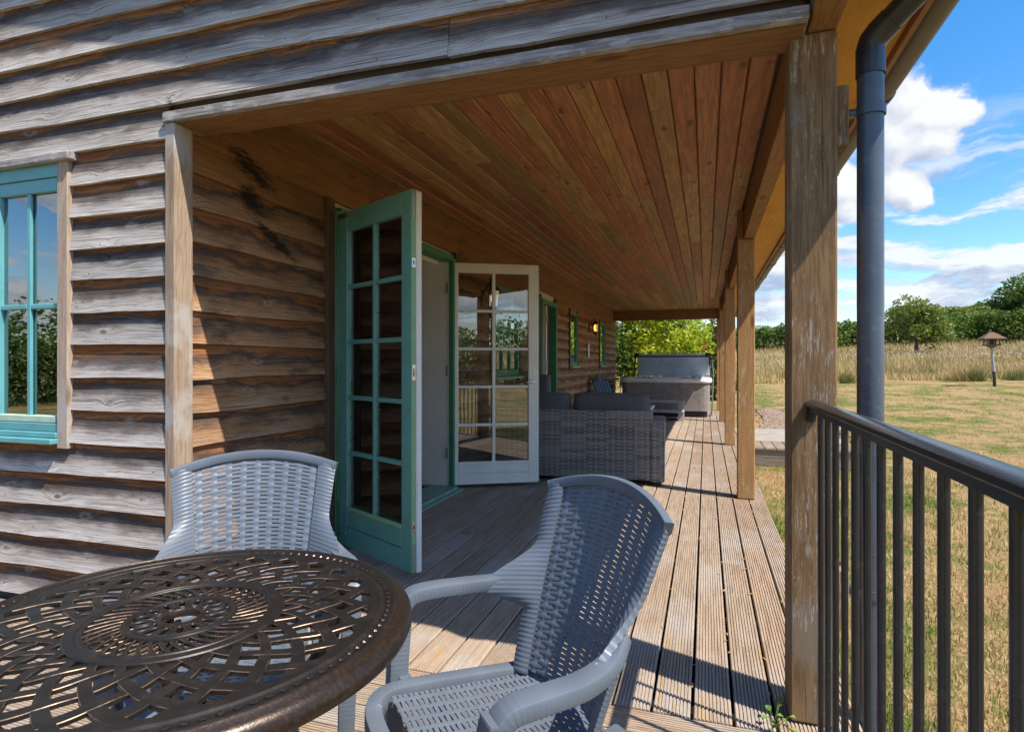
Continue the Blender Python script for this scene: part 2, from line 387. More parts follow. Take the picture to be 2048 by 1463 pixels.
M_TEAL = paint('teal_window_paint', (.115, .345, .37), .35, .08, spec=.6, dirt=((.09, .24, .24), .35), sc=6)
M_TEALL = paint('pale_sill_paint', (.42, .55, .45), .5, .12)
M_WHITE = paint('white_door_paint', (.84, .81, .73), .4, .04, dirt=((.62, .58, .50), .25), sc=5)
M_CREAM = paint('cream_wall_paint', (.62, .53, .42), .8, .04)
M_STEEL = paint('brushed_steel', (.62, .61, .58), .28, .05, metal=1.)
M_ZINC = paint('dull_zinc', (.45, .46, .48), .42, .1, metal=.8)
M_BLACK = paint('black_metal_paint', (.012, .015, .021), .24, .25, spec=.7, dirt=((.12, .12, .12), .22), bumpy=.18, sc=14)
M_PIPE = paint('grey_pipe_plastic', (.068, .088, .120), .28, .12, spec=.6, dirt=((.20, .22, .25), .35), sc=7)
M_PIPED = paint('dark_pipe_plastic', (.028, .032, .04), .28, .1, spec=.6)
M_GUTTER = paint('brown_grey_gutter', (.12, .10, .085), .5, .15)
M_CHAIR = paint('blue_grey_chair_plastic', (.108, .130, .163), .42, .08, spec=.5, bumpy=.12)
M_DCHAIR = paint('charcoal_chair_plastic', (.035, .038, .044), .45, .08)
M_FASCIA = paint('brown_fascia_paint', (.26, .125, .05), .6, .1)
M_NAIL = paint('rusty_nail_head', (.035, .026, .022), .7, .3)
M_ROOF = paint('grey_roof_tile', (.16, .14, .13), .85, .2)
M_DARK = paint('dark_brown_matte', (.10, .075, .055), .8, .15)
M_FLOORW = paint('brown_floor_wood', (.22, .10, .045), .35, .2)
M_GROUT = paint('dark_soil_under_deck', (.035, .028, .022), .95, .3)  # near-black brown for the soil sheet beneath the boards
def glass(name, tint=(.86, .9, .9), ior=1.5, extra=.02):
    m, nt, b = new_mat(name); nt.nt.nodes.remove(b); out = nt.nt.nodes['Material Output']
    fr = nt.n('ShaderNodeFresnel'); fr.inputs[0].default_value = ior
    f = nt.math('ADD', nt.math('MULTIPLY', fr.outputs[0], 2.4), extra, clamp=True)
    tr = nt.n('ShaderNodeBsdfTransparent'); nt.inp(tr.inputs[0], tint)
    gl = nt.n('ShaderNodeBsdfGlossy'); gl.inputs['Roughness'].default_value = 0.0
    wob = nt.noise(nt.obj(), 2.2, 1., .4); nt.inp(gl.inputs['Normal'], nt.bump(wob, .05, .01))
    mx = nt.n('ShaderNodeMixShader'); nt.inp(mx.inputs[0], f); nt.nt.links.new(tr.outputs[0], mx.inputs[1]); nt.nt.links.new(gl.outputs[0], mx.inputs[2])
    nt.nt.links.new(mx.outputs[0], out.inputs[0]); return m
M_GLASS = glass('window_glass', (.86, .9, .9), 1.55, .05); M_GLASSR = glass('reflective_window_glass', (.62, .66, .66), 1.6, .20)
def emis(name, c, s):
    m, nt, b = new_mat(name); setp(nt, b, c, .4); nt.inp(b.inputs['Emission Color'], c); b.inputs['Emission Strength'].default_value = s; return m
M_BULB = emis('lit_amber_bulb', (1.0, .40, .045), 1.1)
M_AMBER = emis('lit_lamp_shade', (.9, .30, .06), .25)
def bronze_mat():
    m, nt, b = new_mat('dark_bronze_cast'); v = nt.obj()
    n = nt.noise(v, 35., 5., .65); n2 = nt.noise(v, 260., 2., .6)
    col = nt.mix(nt.ss(n, .45, .72), (.019, .016, .0145), (.033, .0265, .0225))
    setp(nt, b, col, nt.math('ADD', .34, nt.math('MULTIPLY', n, .15)), .35, nt.bump(n2, .15, .0015), .5); return m
def copper_mat():
    m, nt, b = new_mat('rubbed_copper_edge'); v = nt.obj(); n = nt.noise(v, 30., 4., .6)
    col = nt.mix(nt.ss(n, .40, .6), (.035, .026, .020), (.19, .115, .072))
    setp(nt, b, col, .38, .55); return m
def rim_mat():
    m, nt, b = new_mat('rubbed_bronze_rim'); v = nt.obj(); n = nt.noise(v, 120., 7., .75); n2 = nt.noise(v, 300., 2., .6)
    col = nt.mix(nt.ss(n, .42, .75), (.036, .026, .020), (.085, .054, .035))
    setp(nt, b, col, .33, .6, nt.bump(n2, .2, .0015), .5); return m
M_BRONZE = bronze_mat(); M_COPPER = copper_mat(); M_RIM = rim_mat()
def wicker_mat():
    m, nt, b = new_mat('grey_wicker'); x, y, z = nt.sep(nt.obj())
    cu = nt.math('DIVIDE', nt.math('ADD', nt.math('ADD', x, y), 1.6), .0538); cv = nt.math('DIVIDE', nt.math('SUBTRACT', z, .05), .01684)
    fu = nt.math('FRACT', cu); iv = nt.math('FLOOR', cv); iu = nt.math('FLOOR', cu)
    par = nt.math('ABSOLUTE', nt.math('SUBTRACT', nt.math('MODULO', nt.math('ADD', iu, iv), 2.), 0.))
    stake = nt.math('MULTIPLY', nt.ss(nt.math('ABSOLUTE', nt.math('SUBTRACT', fu, .5)), .20, .10), nt.math('SUBTRACT', 1., par))
    wn = nt.n('ShaderNodeTexWhiteNoise', noise_dimensions='3D'); nt.inp(wn.inputs[0], nt.comb(nt.math('FLOOR', nt.math('MULTIPLY', cu, .23)), iv, 3.))
    fine = nt.noise(nt.scale(nt.obj(), (9, 9, 160)), 2., 3., .6)
    t = nt.math('ADD', nt.math('MULTIPLY', wn.outputs[0], .6), nt.math('MULTIPLY', fine, .5))
    col = nt.ramp(t, [(.2, (.15, .132, .118)), (.55, (.25, .225, .205)), (.85, (.34, .315, .29))])
    col = nt.mix(nt.math('MULTIPLY', stake, .8), col, (.46, .435, .405))
    setp(nt, b, col, .5, spec=.4); return m
M_WICKER = wicker_mat()
def fabric(name, c):
    m, nt, b = new_mat(name); v = nt.obj(); n = nt.noise(v, 5., 4., .6); n2 = nt.noise(v, 420., 2., .6)
    col = nt.mix(n, nt.mix(1., c, (.8, .8, .8), 'MULTIPLY'), nt.mix(1., c, (1.2, 1.2, 1.2), 'MULTIPLY'))
    setp(nt, b, col, .9, normal=nt.bump(nt.math('ADD', n2, nt.math('MULTIPLY', n, 2.)), .35, .004), spec=.2); return m
M_CUSH = fabric('charcoal_cushion_fabric', (.14, .138, .142))
M_SKIRT = paint('grey_brown_tub_cladding', (.27, .24, .22), .6, .2)
M_TUBRIM = paint('pale_acrylic_tub', (.78, .78, .78), .25, .05)
M_COVER = paint('blue_grey_vinyl_cover', (.42, .50, .56), .4, .12, bumpy=.2, sc=4)
M_COVERD = paint('black_cover_bracket', (.02, .021, .024), .5, .1)
M_STEP = paint('grey_step_plastic', (.36, .35, .335), .6, .1)
def water_mat():
    m, nt, b = new_mat('tub_water'); n = nt.noise(nt.obj(), 9., 3., .5)
    setp(nt, b, (.18, .30, .36), .05, normal=nt.bump(n, .2, .01), spec=.5); return m
M_WATER = water_mat()
M_HOSE = paint('green_hose', (.03, .05, .035), .5, .1)
M_TAG = paint('white_plastic_strip', (.75, .75, .74), .5, .04)
M_CONC = paint('pale_ramp_mat', (.30, .26, .22), .9, .15, bumpy=.3)
M_RISER = timber('sleeper_riser_wood', (.30, .245, .19), 'x', .1, .5)
def leaf_mat(name, a, b_, c, sc=1.2, tr=.35):
    m, nt, b = new_mat(name); p = nt.pos()
    n = nt.noise(p, sc, 4., .65); n2 = nt.noise(p, sc*16, 2., .6)
    col = nt.ramp(nt.math('ADD', nt.math('MULTIPLY', n, .75), nt.math('MULTIPLY', n2, .4)), [(.38, a), (.58, b_), (.78, c)])
    setp(nt, b, col, .55, spec=.3)
    t = nt.n('ShaderNodeBsdfTranslucent'); nt.inp(t.inputs[0], nt.mix(1., col, (1.3, 1.4, .7), 'MULTIPLY'))
    mx = nt.n('ShaderNodeMixShader'); mx.inputs[0].default_value = tr; out = nt.nt.nodes['Material Output']
    nt.nt.links.new(b.outputs[0], mx.inputs[1]); nt.nt.links.new(t.outputs[0], mx.inputs[2]); nt.nt.links.new(mx.outputs[0], out.inputs[0]); return m
M_LIME = leaf_mat('yellow_green_leaf', (.14, .20, .022), (.38, .44, .045), (.62, .58, .07), .9, .45)
M_RUST = leaf_mat('orange_red_leaf', (.35, .12, .03), (.45, .16, .04), (.5, .25, .06), 2.)
M_HEDGE = leaf_mat('hedge_leaf', (.045, .085, .018), (.095, .155, .03), (.20, .26, .055), .35)
M_TREE = leaf_mat('tree_leaf', (.075, .105, .03), (.15, .19, .045), (.30, .31, .08), .5)
M_OAK = leaf_mat('dark_tree_leaf', (.045, .08, .02), (.10, .155, .036), (.21, .27, .065), .4)
M_CONIFER = leaf_mat('conifer_leaf', (.06, .07, .02), (.13, .13, .04), (.22, .20, .06), 1.)
M_WEED = leaf_mat('fresh_weed_leaf', (.08, .17, .03), (.16, .28, .06), (.40, .38, .06), 9.)
M_BARK = paint('grey_brown_bark', (.10, .075, .055), .9, .3, bumpy=.6)
def ground_mat():
    m, nt, b = new_mat('dry_lawn_ground'); p = nt.pos()
    n1 = nt.noise(nt.scale(p, (1, .8, 1)), .9, 5., .62); n2 = nt.noise(p, 4.5, 5., .65); n3 = nt.noise(p, 38., 4., .7)
    t = nt.math('ADD', nt.math('ADD', nt.math('MULTIPLY', n1, .5), nt.math('MULTIPLY', n2, .35)), nt.math('MULTIPLY', n3, .3))
    col = nt.ramp(t, [(.48, (.085, .125, .022)), (.54, (.16, .155, .045)), (.58, (.25, .18, .075)), (.62, (.36, .245, .12)), (.68, (.31, .18, .085))])
    setp(nt, b, col, .95, normal=nt.bump(nt.math('ADD', n3, n2), .9, .03), spec=.1); return m
M_GROUND = ground_mat()
def blade_mat(name, stops, sc=1.0):
    m, nt, b = new_mat(name); p = nt.pos()
    n1 = nt.noise(nt.scale(p, (1, .8, .2)), .9*sc, 5., .62); n2 = nt.noise(nt.scale(p, (1, 1, .3)), 4.5*sc, 4., .65); n3 = nt.noise(nt.scale(p, (1, 1, .2)), 60., 2., .6)
    t = nt.math('ADD', nt.math('ADD', nt.math('MULTIPLY', n1, .5), nt.math('MULTIPLY', n2, .35)), nt.math('MULTIPLY', n3, .3))
    setp(nt, b, nt.ramp(t, stops), .7, spec=.2); return m
M_BLADE = blade_mat('lawn_blade', [(.48, (.09, .165, .022)), (.54, (.19, .215, .05)), (.58, (.36, .30, .11)), (.62, (.52, .40, .20)), (.70, (.42, .27, .13))])
M_MEADOW = blade_mat('dry_meadow_grass', [(.44, (.13, .15, .04)), (.50, (.28, .24, .08)), (.55, (.50, .37, .15)), (.66, (.60, .44, .22))], .5)
M_TUFT = blade_mat('green_tussock_grass', [(.44, (.06, .085, .02)), (.55, (.13, .16, .04)), (.66, (.28, .25, .08))], .5)
M_SEED = paint('pale_seed_head', (.33, .255, .215), .9, .3)
M_GRAVEL = paint('brown_gravel', (.24, .17, .12), .95, .45, bumpy=1., sc=30)

# ------------------------------------------------------------------ ground
def gz(x, y):
    d = .26*x+.966*y; t = max(0., d-13.)
    return -.25+.0299*t+.000404*min(t, 90)*t
xs = sorted(set([-160, -110, -70, -45, -30] + [round(-20+1.5*i, 3) for i in range(54)] + [70, 80, 95, 120, 160])); ys = sorted(set([-160, -110, -70, -45, -30, -20] + [round(-14+1.5*i, 3) for i in range(74)] + [105, 120, 150, 200]))
g = MB(); g.grid([[(x, y, gz(x, y)) for x in xs] for y in ys])
kind(g.build('ground', M_GROUND, smooth=180), 'structure')
# bare gravel path beside the platform
pts = [(1.35, 11.2), (1.7, 13.), (1.9, 15.), (1.6, 17.5)]
g = MB(); P = []
for (x, y), hw in zip(pts, (.55, .75, .6, .3)): P.append([(x-hw, y, gz(x-hw, y)+.02), (x, y, gz(x, y)+.045), (x+hw, y, gz(x+hw, y)+.02)])
g.grid(P); kind(g.build('gravel_path', M_GRAVEL, smooth=180), 'structure')
g = MB()
for i in range(1500):
    t = random.random()*2.99; k = int(t); fr = t-k; (x0, y0), (x1, y1) = pts[k], pts[k+1]
    x = x0+(x1-x0)*fr+random.gauss(0, .38); y = y0+(y1-y0)*fr; r = random.uniform(.012, .035); z = gz(x, y)+.03
    g.add([(x+r, y, z), (x, y+r*.8, z), (x-r*.9, y, z), (x, y-r, z), (x, y, z+r), (x, y, z-r)], [(0,1,4),(1,2,4),(2,3,4),(3,0,4),(1,0,5),(2,1,5),(3,2,5),(0,3,5)])
kind(g.build('gravel', M_GRAVEL), 'stuff')

def blades_mesh(name, X, Y, Z, hgt, wid, mat, lean=.45, two=False):
    n = len(X); a = np.random.rand(n)*2*np.pi; b = np.random.rand(n)*2*np.pi; ln = np.random.rand(n)*lean*hgt
    px, py = np.cos(a)*wid/2, np.sin(a)*wid/2
    V = np.zeros((n, 3, 3)); V[:, 0] = np.c_[X-px, Y-py, Z-.01]; V[:, 1] = np.c_[X+px, Y+py, Z-.01]; V[:, 2] = np.c_[X+np.cos(b)*ln, Y+np.sin(b)*ln, Z+hgt*np.sqrt(1-.5*(ln/hgt)**2)]
    me = bpy.data.meshes.new(name); me.vertices.add(3*n); me.vertices.foreach_set('co', V.ravel())
    me.loops.add(3*n); me.loops.foreach_set('vertex_index', np.arange(3*n, dtype=np.int32))
    me.polygons.add(n); me.polygons.foreach_set('loop_start', np.arange(0, 3*n, 3, dtype=np.int32))
    try: me.polygons.foreach_set('loop_total', np.full(n, 3, dtype=np.int32))
    except Exception: pass
    me.materials.append(mat); me.update(calc_edges=True)
    return kind(link(name, me), 'stuff')
gzv = np.vectorize(gz)
def lawn(n, lo, hi, h0, h1, w0):
    th = np.random.uniform(R(-38), R(95), n); d = np.exp(np.random.uniform(np.log(lo), np.log(hi), n))
    X = np.sin(th)*d; Y = np.cos(th)*d
    keep = (X > .56) & ~((X > .5) & (X < 1.9) & (Y > 8.7) & (Y < 11.6)) & ~((np.abs(X-1.6) < .7) & (Y > 11) & (Y < 17))
    X, Y, d = X[keep], Y[keep], d[keep]
    cl = np.array([mnoise.noise((x*1.3, y*1.3, 0)) for x, y in zip(X, Y)])
    hg = np.random.uniform(h0, h1, len(X))*(1+.5*cl)*(1+d*.03)
    return X, Y, gzv(X, Y), hg, w0*(.7+.6*np.random.rand(len(X)))*(1+d*.12)
def edge_tufts(n):
    X = .50+np.abs(np.random.normal(size=n))*.07; Y = np.exp(np.random.uniform(np.log(1.5), np.log(15.5), n)); k = np.array([mnoise.noise((0, y*2.2, 7)) for y in Y]); m_ = (k > -.1) & ~((Y > 8.6) & (Y < 11.7)); X, Y, k = X[m_], Y[m_], k[m_]
    return X, Y, gzv(X, Y), np.random.uniform(.05, .13, len(X))*(.7+k), np.full(len(X), .005)
A = [np.concatenate(q) for q in zip(lawn(170000, 1.8, 9, .02, .065, .0042), lawn(60000, 9, 27, .02, .045, .004), edge_tufts(9000))]
blades_mesh('lawn_grass', *A, M_BLADE, 1.3)
n = 200000
dd = 24.5+np.random.rand(n)**1.25*33; lat = np.random.uniform(-.05, 1.2, n)*dd
fx, fy, rx, ry = -.308, .951, .951, .308
X = fx*dd+rx*lat; Y = fy*dd+ry*lat
edge = np.array([mnoise.noise((l*.35, 0, 3)) for l in lat]); keep = dd > 25.5+edge*2.2
X, Y, dd = X[keep], Y[keep], dd[keep]
pt = np.array([mnoise.noise((x*.25, y*.25, 9)) for x, y in zip(X, Y)])
blades_mesh('meadow_grass', X, Y, gzv(X, Y), np.random.uniform(.3, .8, len(X))*(1+.6*pt)*np.clip(.35+(dd-25)*.13, .35, 1.), (.010+.0009*dd)*np.random.uniform(.5, 1.2, len(X)), M_MEADOW, .6)
n = 3600; dd = np.random.uniform(29, 44, n); lat = np.random.uniform(.05, 1.02, n)*dd; X = fx*dd+rx*lat; Y = fy*dd+ry*lat
g = MB()
for x, y in zip(X, Y):
    if mnoise.noise((x*.18, y*.18, 5)) < -.12: continue
    z = gz(x, y)+random.uniform(.45, .85); r = random.uniform(.015, .04)
    g.add([(x-r, y, z), (x, y-r*.6, z-r), (x+r, y, z), (x, y+r*.6, z+r)], [(0,1,2,3)])
kind(g.build('thistle_heads', M_SEED), 'stuff')

for (cx, cy, hh, sp, sd) in ((10.11, 29.54, 0.75, 0.55, 1), (10.50, 29.25, 0.62, 0.35, 2), (5.58, 28.29, 0.5, 0.4, 3), (12.30, 29.83, 0.5, 0.6, 4)):
    rs = np.random.RandomState(sd); m_ = 900
    q = rs.normal(size=(m_, 2))*sp*.45; TX_, TY_ = cx+q[:, 0], cy+q[:, 1]
    tm = blades_mesh('tussock', TX_, TY_, gzv(TX_, TY_), hh*(.5+.6*rs.rand(m_)), .012+.012*rs.rand(m_), M_TUFT if sd != 1 else M_MEADOW, 1.2)

# ------------------------------------------------------------------ foliage
def leaf_mesh(blobs, n, size, seed=0, flat=.35, shell=.55):
    rs = np.random.RandomState(seed); B = np.array(blobs, float)
    w_ = (B[:, 3]*B[:, 4]*B[:, 5])**(2/3.); idx = rs.choice(len(B), n, p=w_/w_.sum())
    d = rs.normal(size=(n, 3)); d /= np.linalg.norm(d, axis=1)[:, None]
    rr = shell+(1-shell)*rs.rand(n)**.6; rr = np.where(rs.rand(n) < .12, rs.rand(n), rr)+rs.normal(size=n)*.07
    c = B[idx, :3]+d*B[idx, 3:6]*rr[:, None]
    a = rs.normal(size=(n, 3)); a[:, 2] *= .6; a /= np.linalg.norm(a, axis=1)[:, None]
    t = rs.normal(size=(n, 3)); b = np.cross(a, t); b /= np.linalg.norm(b, axis=1)[:, None]
    s = size*(.55+.9*rs.rand(n))[:, None]
    V = np.stack([c-a*s, c-b*s*.42, c+a*s, c+b*s*.42], 1).reshape(-1, 3)
    me = bpy.data.meshes.new('leaves'); me.vertices.add(4*n); me.vertices.foreach_set('co', V.ravel())
    me.loops.add(4*n); me.loops.foreach_set('vertex_index', np.arange(4*n, dtype=np.int32))
    me.polygons.add(n); me.polygons.foreach_set('loop_start', np.arange(0, 4*n, 4, dtype=np.int32))
    try: me.polygons.foreach_set('loop_total', np.full(n, 4, dtype=np.int32))
    except Exception: pass
    me.update(calc_edges=True); return me
def crown(parent, name, blobs, n, size, mat, seed):
    me = leaf_mesh(blobs, n, size, seed); me.name = name; me.materials.append(mat); return link(name, me, parent)
def sub_blobs(cx, cy, cz, rx_, ry_, rz_, n, seed, fr=(.28, .5)):
    rs = random.Random(seed); out = []
    for i in range(n):
        a = rs.uniform(0, 2*math.pi); u = rs.uniform(-.75, 1); q = math.sqrt(max(0, 1-u*u)); f = rs.uniform(.5, .95)
        s = rs.uniform(*fr); out.append((cx+math.cos(a)*q*rx_*f, cy+math.sin(a)*q*ry_*f, cz+u*rz_*f*.85, rx_*s, ry_*s, rz_*s*.8))
    out.append((cx, cy, cz, rx_*.6, ry_*.6, rz_*.6)); return out
def trunk(parent, h, r, limbs, seed, spread):
    rs = random.Random(seed); b = MB(); b.tube([(0, 0, -.2), (.03, .02, h*.5), (0, .05, h)], [r*1.3, r, r*.7], 8)
    for i in range(limbs):
        a = 2*math.pi*i/limbs+rs.uniform(-.4, .4); s = spread*rs.uniform(.5, 1)
        b.tube([(0, 0, h*rs.uniform(.55, .95)), (math.cos(a)*s*.5, math.sin(a)*s*.5, h*1.25), (math.cos(a)*s, math.sin(a)*s, h*1.25+s*.7)], [r*.55, r*.35, r*.12], 6)
    return b.build('trunk', M_BARK, parent, 60)
def tree(name, label, x, y, h, rx_, rz_, n, leaf, mat, seed, group=None, low=.5, cat='tree'):
    t = thing(name, label, cat, (x, y, gz(x, y)), 0, group)
    trunk(t, h*.42, h*.022+.03, 5, seed, rx_*.7); crown(t, 'crown', sub_blobs(0, 0, h-rz_, rx_, rx_, rz_, 22, seed), n, leaf, mat, seed); return t
# shrub behind the hot tub
t = thing('lime_shrub', 'yellow green leafy shrub with a few orange leaves behind the hot tub', 'shrub', (-1.25, 18.3, gz(-1.2, 18.3)))
crown(t, 'foliage', sub_blobs(0, 0, 1.75, 1.38, 1.0, 1.9, 30, 3), 9500, .075, M_LIME, 3)
crown(t, 'orange_leaves', [(1.05, -.8, 1.25, .20, .15, .16), (1.15, -.7, .95, .12, .15, .10), (1.2, -.5, 1.75, .10, .12, .10)], 90, .07, M_RUST, 5)
b = MB()
for i in range(6): a = i*1.05; b.tube([(0, 0, -.1), (.3*math.cos(a), .3*math.sin(a), .9), (.8*math.cos(a), .6*math.sin(a), 2.2)], [.04, .03, .01], 6)
b.build('stem', M_BARK, t)
t = thing('dark_bush', 'dark green bush between the wall corner and the hot tub cover', 'shrub', (-2.9, 17.6, gz(-2.9, 17.6)))
crown(t, 'foliage', sub_blobs(0, 0, 1.6, .85, .9, 1.9, 20, 8), 5200, .07, M_OAK, 8); trunk(t, .6, .05, 4, 8, .4)
t = thing('feathery_conifer', 'olive brown feathery conifer at right edge of lime shrub', 'tree', (.25, 20.6, gz(.2, 20.6)))
crown(t, 'crown', [(0, 0, .45+.38*i, .85-.14*i, .85-.14*i, .3) for i in range(6)], 4200, .075, M_CONIFER, 11); trunk(t, 2.2, .05, 0, 1, .2)
# hedge across the far edge of the meadow
t = thing('field_hedge', 'long clipped green hedge along the far edge of the meadow', 'hedge', (0, 0, 0))
bl = []; rs = random.Random(5)
for i in range(150):
    lt = -.05+1.35*i/149; D = 54+1.5*math.sin(i*.3); l = lt*D; x = fx*D+rx*l; y = fy*D+ry*l
    hh = 2.45+rs.uniform(-.15, .25)+max(0, (lt-.45))*1.3
    bl.append((x, y, gz(x, y)+hh*.5, 1.1, 1.1, hh*.52)); bl.append((x+rs.uniform(-.5, .5), y+rs.uniform(-.5, .5), gz(x, y)+hh*.82, .6, .6, hh*.27))
crown(t, 'foliage', bl, 56000, .16, M_HEDGE, 21)
b = MB(); 
for i in range(0, 150, 2):
    x, y, z = bl[2*i][:3]; b.tube([(x, y, gz(x, y)-.2), (x+.1, y, gz(x, y)+1.6)], [.06, .03], 5)
b.build('stem', M_BARK, t)
x, y = 13.71, 47.52; tree('young_tree', 'rounded olive green tree with feathery top in front of hedge', x, y, 4.5, 1.95, 2.0, 5200, .13, M_TREE, 31)
x, y = 23.69, 68.62; tree('bushy_tree', 'low bushy tree behind hedge just right of the rounded tree', x, y, 3.7, 3.0, 1.5, 5200, .17, M_TREE, 32, )
x, y = 27.37, 71.91; tree('bushy_tree', 'middling bushy tree behind hedge above the bird table', x, y, 4.4, 2.8, 1.8, 5200, .17, M_OAK, 33)
x, y = 30.53, 69.78; tree('oak_tree', 'tall dark broad tree rising over hedge at far right', x, y, 6.6, 3.3, 2.9, 8000, .19, M_OAK, 34)
# woodland on the far side of the garden, mirrored in the panes
bl = []; rs = random.Random(9)
for i in range(80):
    a = R(100)+R(170)*i/79; D = 26+rs.uniform(-2, 4); x, y = math.sin(a)*D, math.cos(a)*D; hh = rs.uniform(2.4, 4.2)+(1.6 if i % 7 == 0 else 0)
    bl.append((x, y, -.25+hh*.5, 2.0, 2.0, hh*.55))
me = leaf_mesh(bl, 150000, .12, 44); me.name = 'garden_woodland'; me.materials.append(M_OAK); kind(link('garden_woodland', me), 'stuff')

# ------------------------------------------------------------------ house
house = thing('house', 'timber clad house with covered veranda and green glazed doors', 'house', (0, 0, 0))
def waney(length, expo, seed, over=.02, lip=.026, back=.004, amp=.004, seg=None, thick=.016):
    """feather-edged board, length along +x, outward = -y, bottom edge at z=0"""
    rs = random.Random(seed); n = seg or max(3, min(22, int(length/.16)+2)); b = MB(); rows = []
    ph = rs.uniform(0, 9)
    for i in range(n):
        x = length*i/(n-1); j = amp*(math.sin(x*2.3+ph)+.6*math.sin(x*6.1+ph*2)+rs.uniform(-.5, .5)); o = .0025*math.sin(x*1.7+ph)
        rows.append([(x, -lip+o, j), (x, -lip*.98+o, j+.004), (x, -back, expo+over), (x, .012, expo+over), (x, -lip+thick+o+.006, j)])
    k = 5; vs = [p for r in rows for p in r]; fs = []
    for i in range(n-1):
        for a in range(k): c = (a+1) % k; fs.append((i*k+a, (i+1)*k+a, (i+1)*k+c, i*k+c))
    fs += [tuple(range(k)), tuple(range(n*k-1, (n-1)*k-1, -1))]
    b.add(vs, fs)
    x = rs.uniform(.05, .25)
    while x < length-.03:
        zz = .032+rs.uniform(-.006, .008); yy = -lip-.0016+(lip-back)*zz/(expo+over); r = .0034
        b.add([(x+r*math.cos(q*1.0472), yy, zz+r*math.sin(q*1.0472)) for q in range(6)], [(0, 1, 2, 3, 4, 5)], 1)
        x += rs.uniform(.35, .62)
    return b
seed = 100
# gable front boards (face y = 2.0)
YF = 2.026; FZ = [.042+.1486*i for i in range(24)]
WX0, WX1, WZ0, WZ1 = -3.75, -2.866, .775, 2.085     # front window opening
for i, z in enumerate(FZ):
    seed += 1; xe = -2.226; 
    if z > 2.2: xe = min(.292, .75-(z+.16-2.42)/.38)
    segs = [(-4.4, xe)]
    if z+.12 > WZ0 and z < WZ1-.05: segs = [(-4.4, WX0-.04), (-2.812, xe)]
    if z > 2.2:
        c = -1.9+1.3*random.random(); 
        if xe-c > .8 and i % 2: segs = [(-4.4, c), (c+.003, xe)]
    if xe < -3.2: continue
    for (a, c) in segs:
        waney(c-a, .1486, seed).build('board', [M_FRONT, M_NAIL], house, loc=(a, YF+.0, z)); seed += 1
# structural walls behind the boards
b = MB()
b.box((-4.4, 2.042, -.25), (WX0-.02, 2.14, 3.9)); b.box((WX1+.02, 2.042, -.25), (-2.235, 2.14, 2.19)); b.box((WX0-.02, 2.042, -.25), (WX1+.02, 2.14, WZ0-.02))
b.box((WX0-.02, 2.042, WZ1), (WX1+.02, 2.14, 2.19)); b.box((WX0-.02, 2.042, 2.19), (-1.6, 2.14, 3.3)); b.box((-1.6, 2.042, 2.23), (-.9, 2.14, 3.0)); b.box((-.9, 2.042, 2.23), (.285, 2.14, 2.6))
b.build('gable_wall', M_DARK, house)
b = MB(); DW0, DW1 = 3.20, 5.05
for (y0, y1, z0, z1) in ((2.14, DW0, -.25, 2.45), (DW0, DW1, 2.10, 2.45), (DW0, DW1, -.25, .0), (DW1, 6.1, -.25, 2.45), (6.1, 7.05, -.25, .98), (6.1, 7.05, 2.02, 2.45), (7.05, 8.1, -.25, 2.45), (8.1, 8.95, 2.06, 2.45), (8.1, 8.95, -.25, 0.),
                         (8.95, 9.98, -.25, 2.45), (9.98, 10.56, -.25, 1.1), (9.98, 10.56, 2.04, 2.45), (10.56, 12.98, -.25, 2.45), (12.98, 13.6, -.25, 1.1), (12.98, 13.6, 2.06, 2.45), (13.6, 15.55, -.25, 2.45)):
    b.box((-2.50, y0, z0), (-2.236, y1, z1))
b.box((-9, 15.4, -.25), (-2.5, 15.55, 3.5)); b.box((-9, 2.2, -.25), (-8.9, 15.4, 3.)); b.box((-9, 2.14, -.25), (-4.4, 2.2, 3.6))
b.build('wall', M_CREAM, house)
# veranda wall boards, outward = +x, running along +y : rotate board (x->y, -y->x)
VZ = [.0+.1545*i for i in range(13)]; XV = -2.226
openings = [(DW0-.09, DW1+.09, 0, 2.14), (6.03, 7.12, .93, 2.09), (8.03, 9.02, 0, 2.12), (9.93, 10.61, 1.07, 2.09), (12.93, 13.65, 1.06, 2.11)]
for i, z in enumerate(VZ):
    cuts = sorted([(a, c) for (a, c, z0, z1) in openings if z+.10 > z0 and z+.05 < z1])
    y = 2.095; spans = []
    for (a, c) in cuts: spans.append((y, a)); y = c
    spans.append((y, 15.52)); pieces = []
    for (a, c) in spans:
        while c-a > 3.4: s = random.uniform(1.6, 2.6); pieces.append((a, a+s-.003)); a += s
        pieces.append((a, c))
    for (a, c) in pieces:
        seed += 1; bm = waney(c-a, .1545, seed, amp=.003 if a > 5 else .0042)
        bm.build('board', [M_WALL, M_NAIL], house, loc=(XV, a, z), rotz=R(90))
for i, z in enumerate((2.012, 2.162, 2.306)):
    y = 2.1; cut = [(DW0-.09, DW1+.09), (8.03, 9.02)] if i == 0 else []
    spans = []
    for (a, c) in cut: spans.append((y, a)); y = c
    spans.append((y, 15.5))
    for (a, c) in spans:
        while True:
            s = random.uniform(1.5, 2.4); e = min(c, a+s)
            if c-e < .5: e = c
            waney(e-a-.003, .142, seed, lip=.022, back=.012, amp=.0012).build('frieze_board', [M_FRIEZE, M_NAIL], house, loc=(XV, a, z), rotz=R(90)); seed += 1; a = e
            if a >= c: break
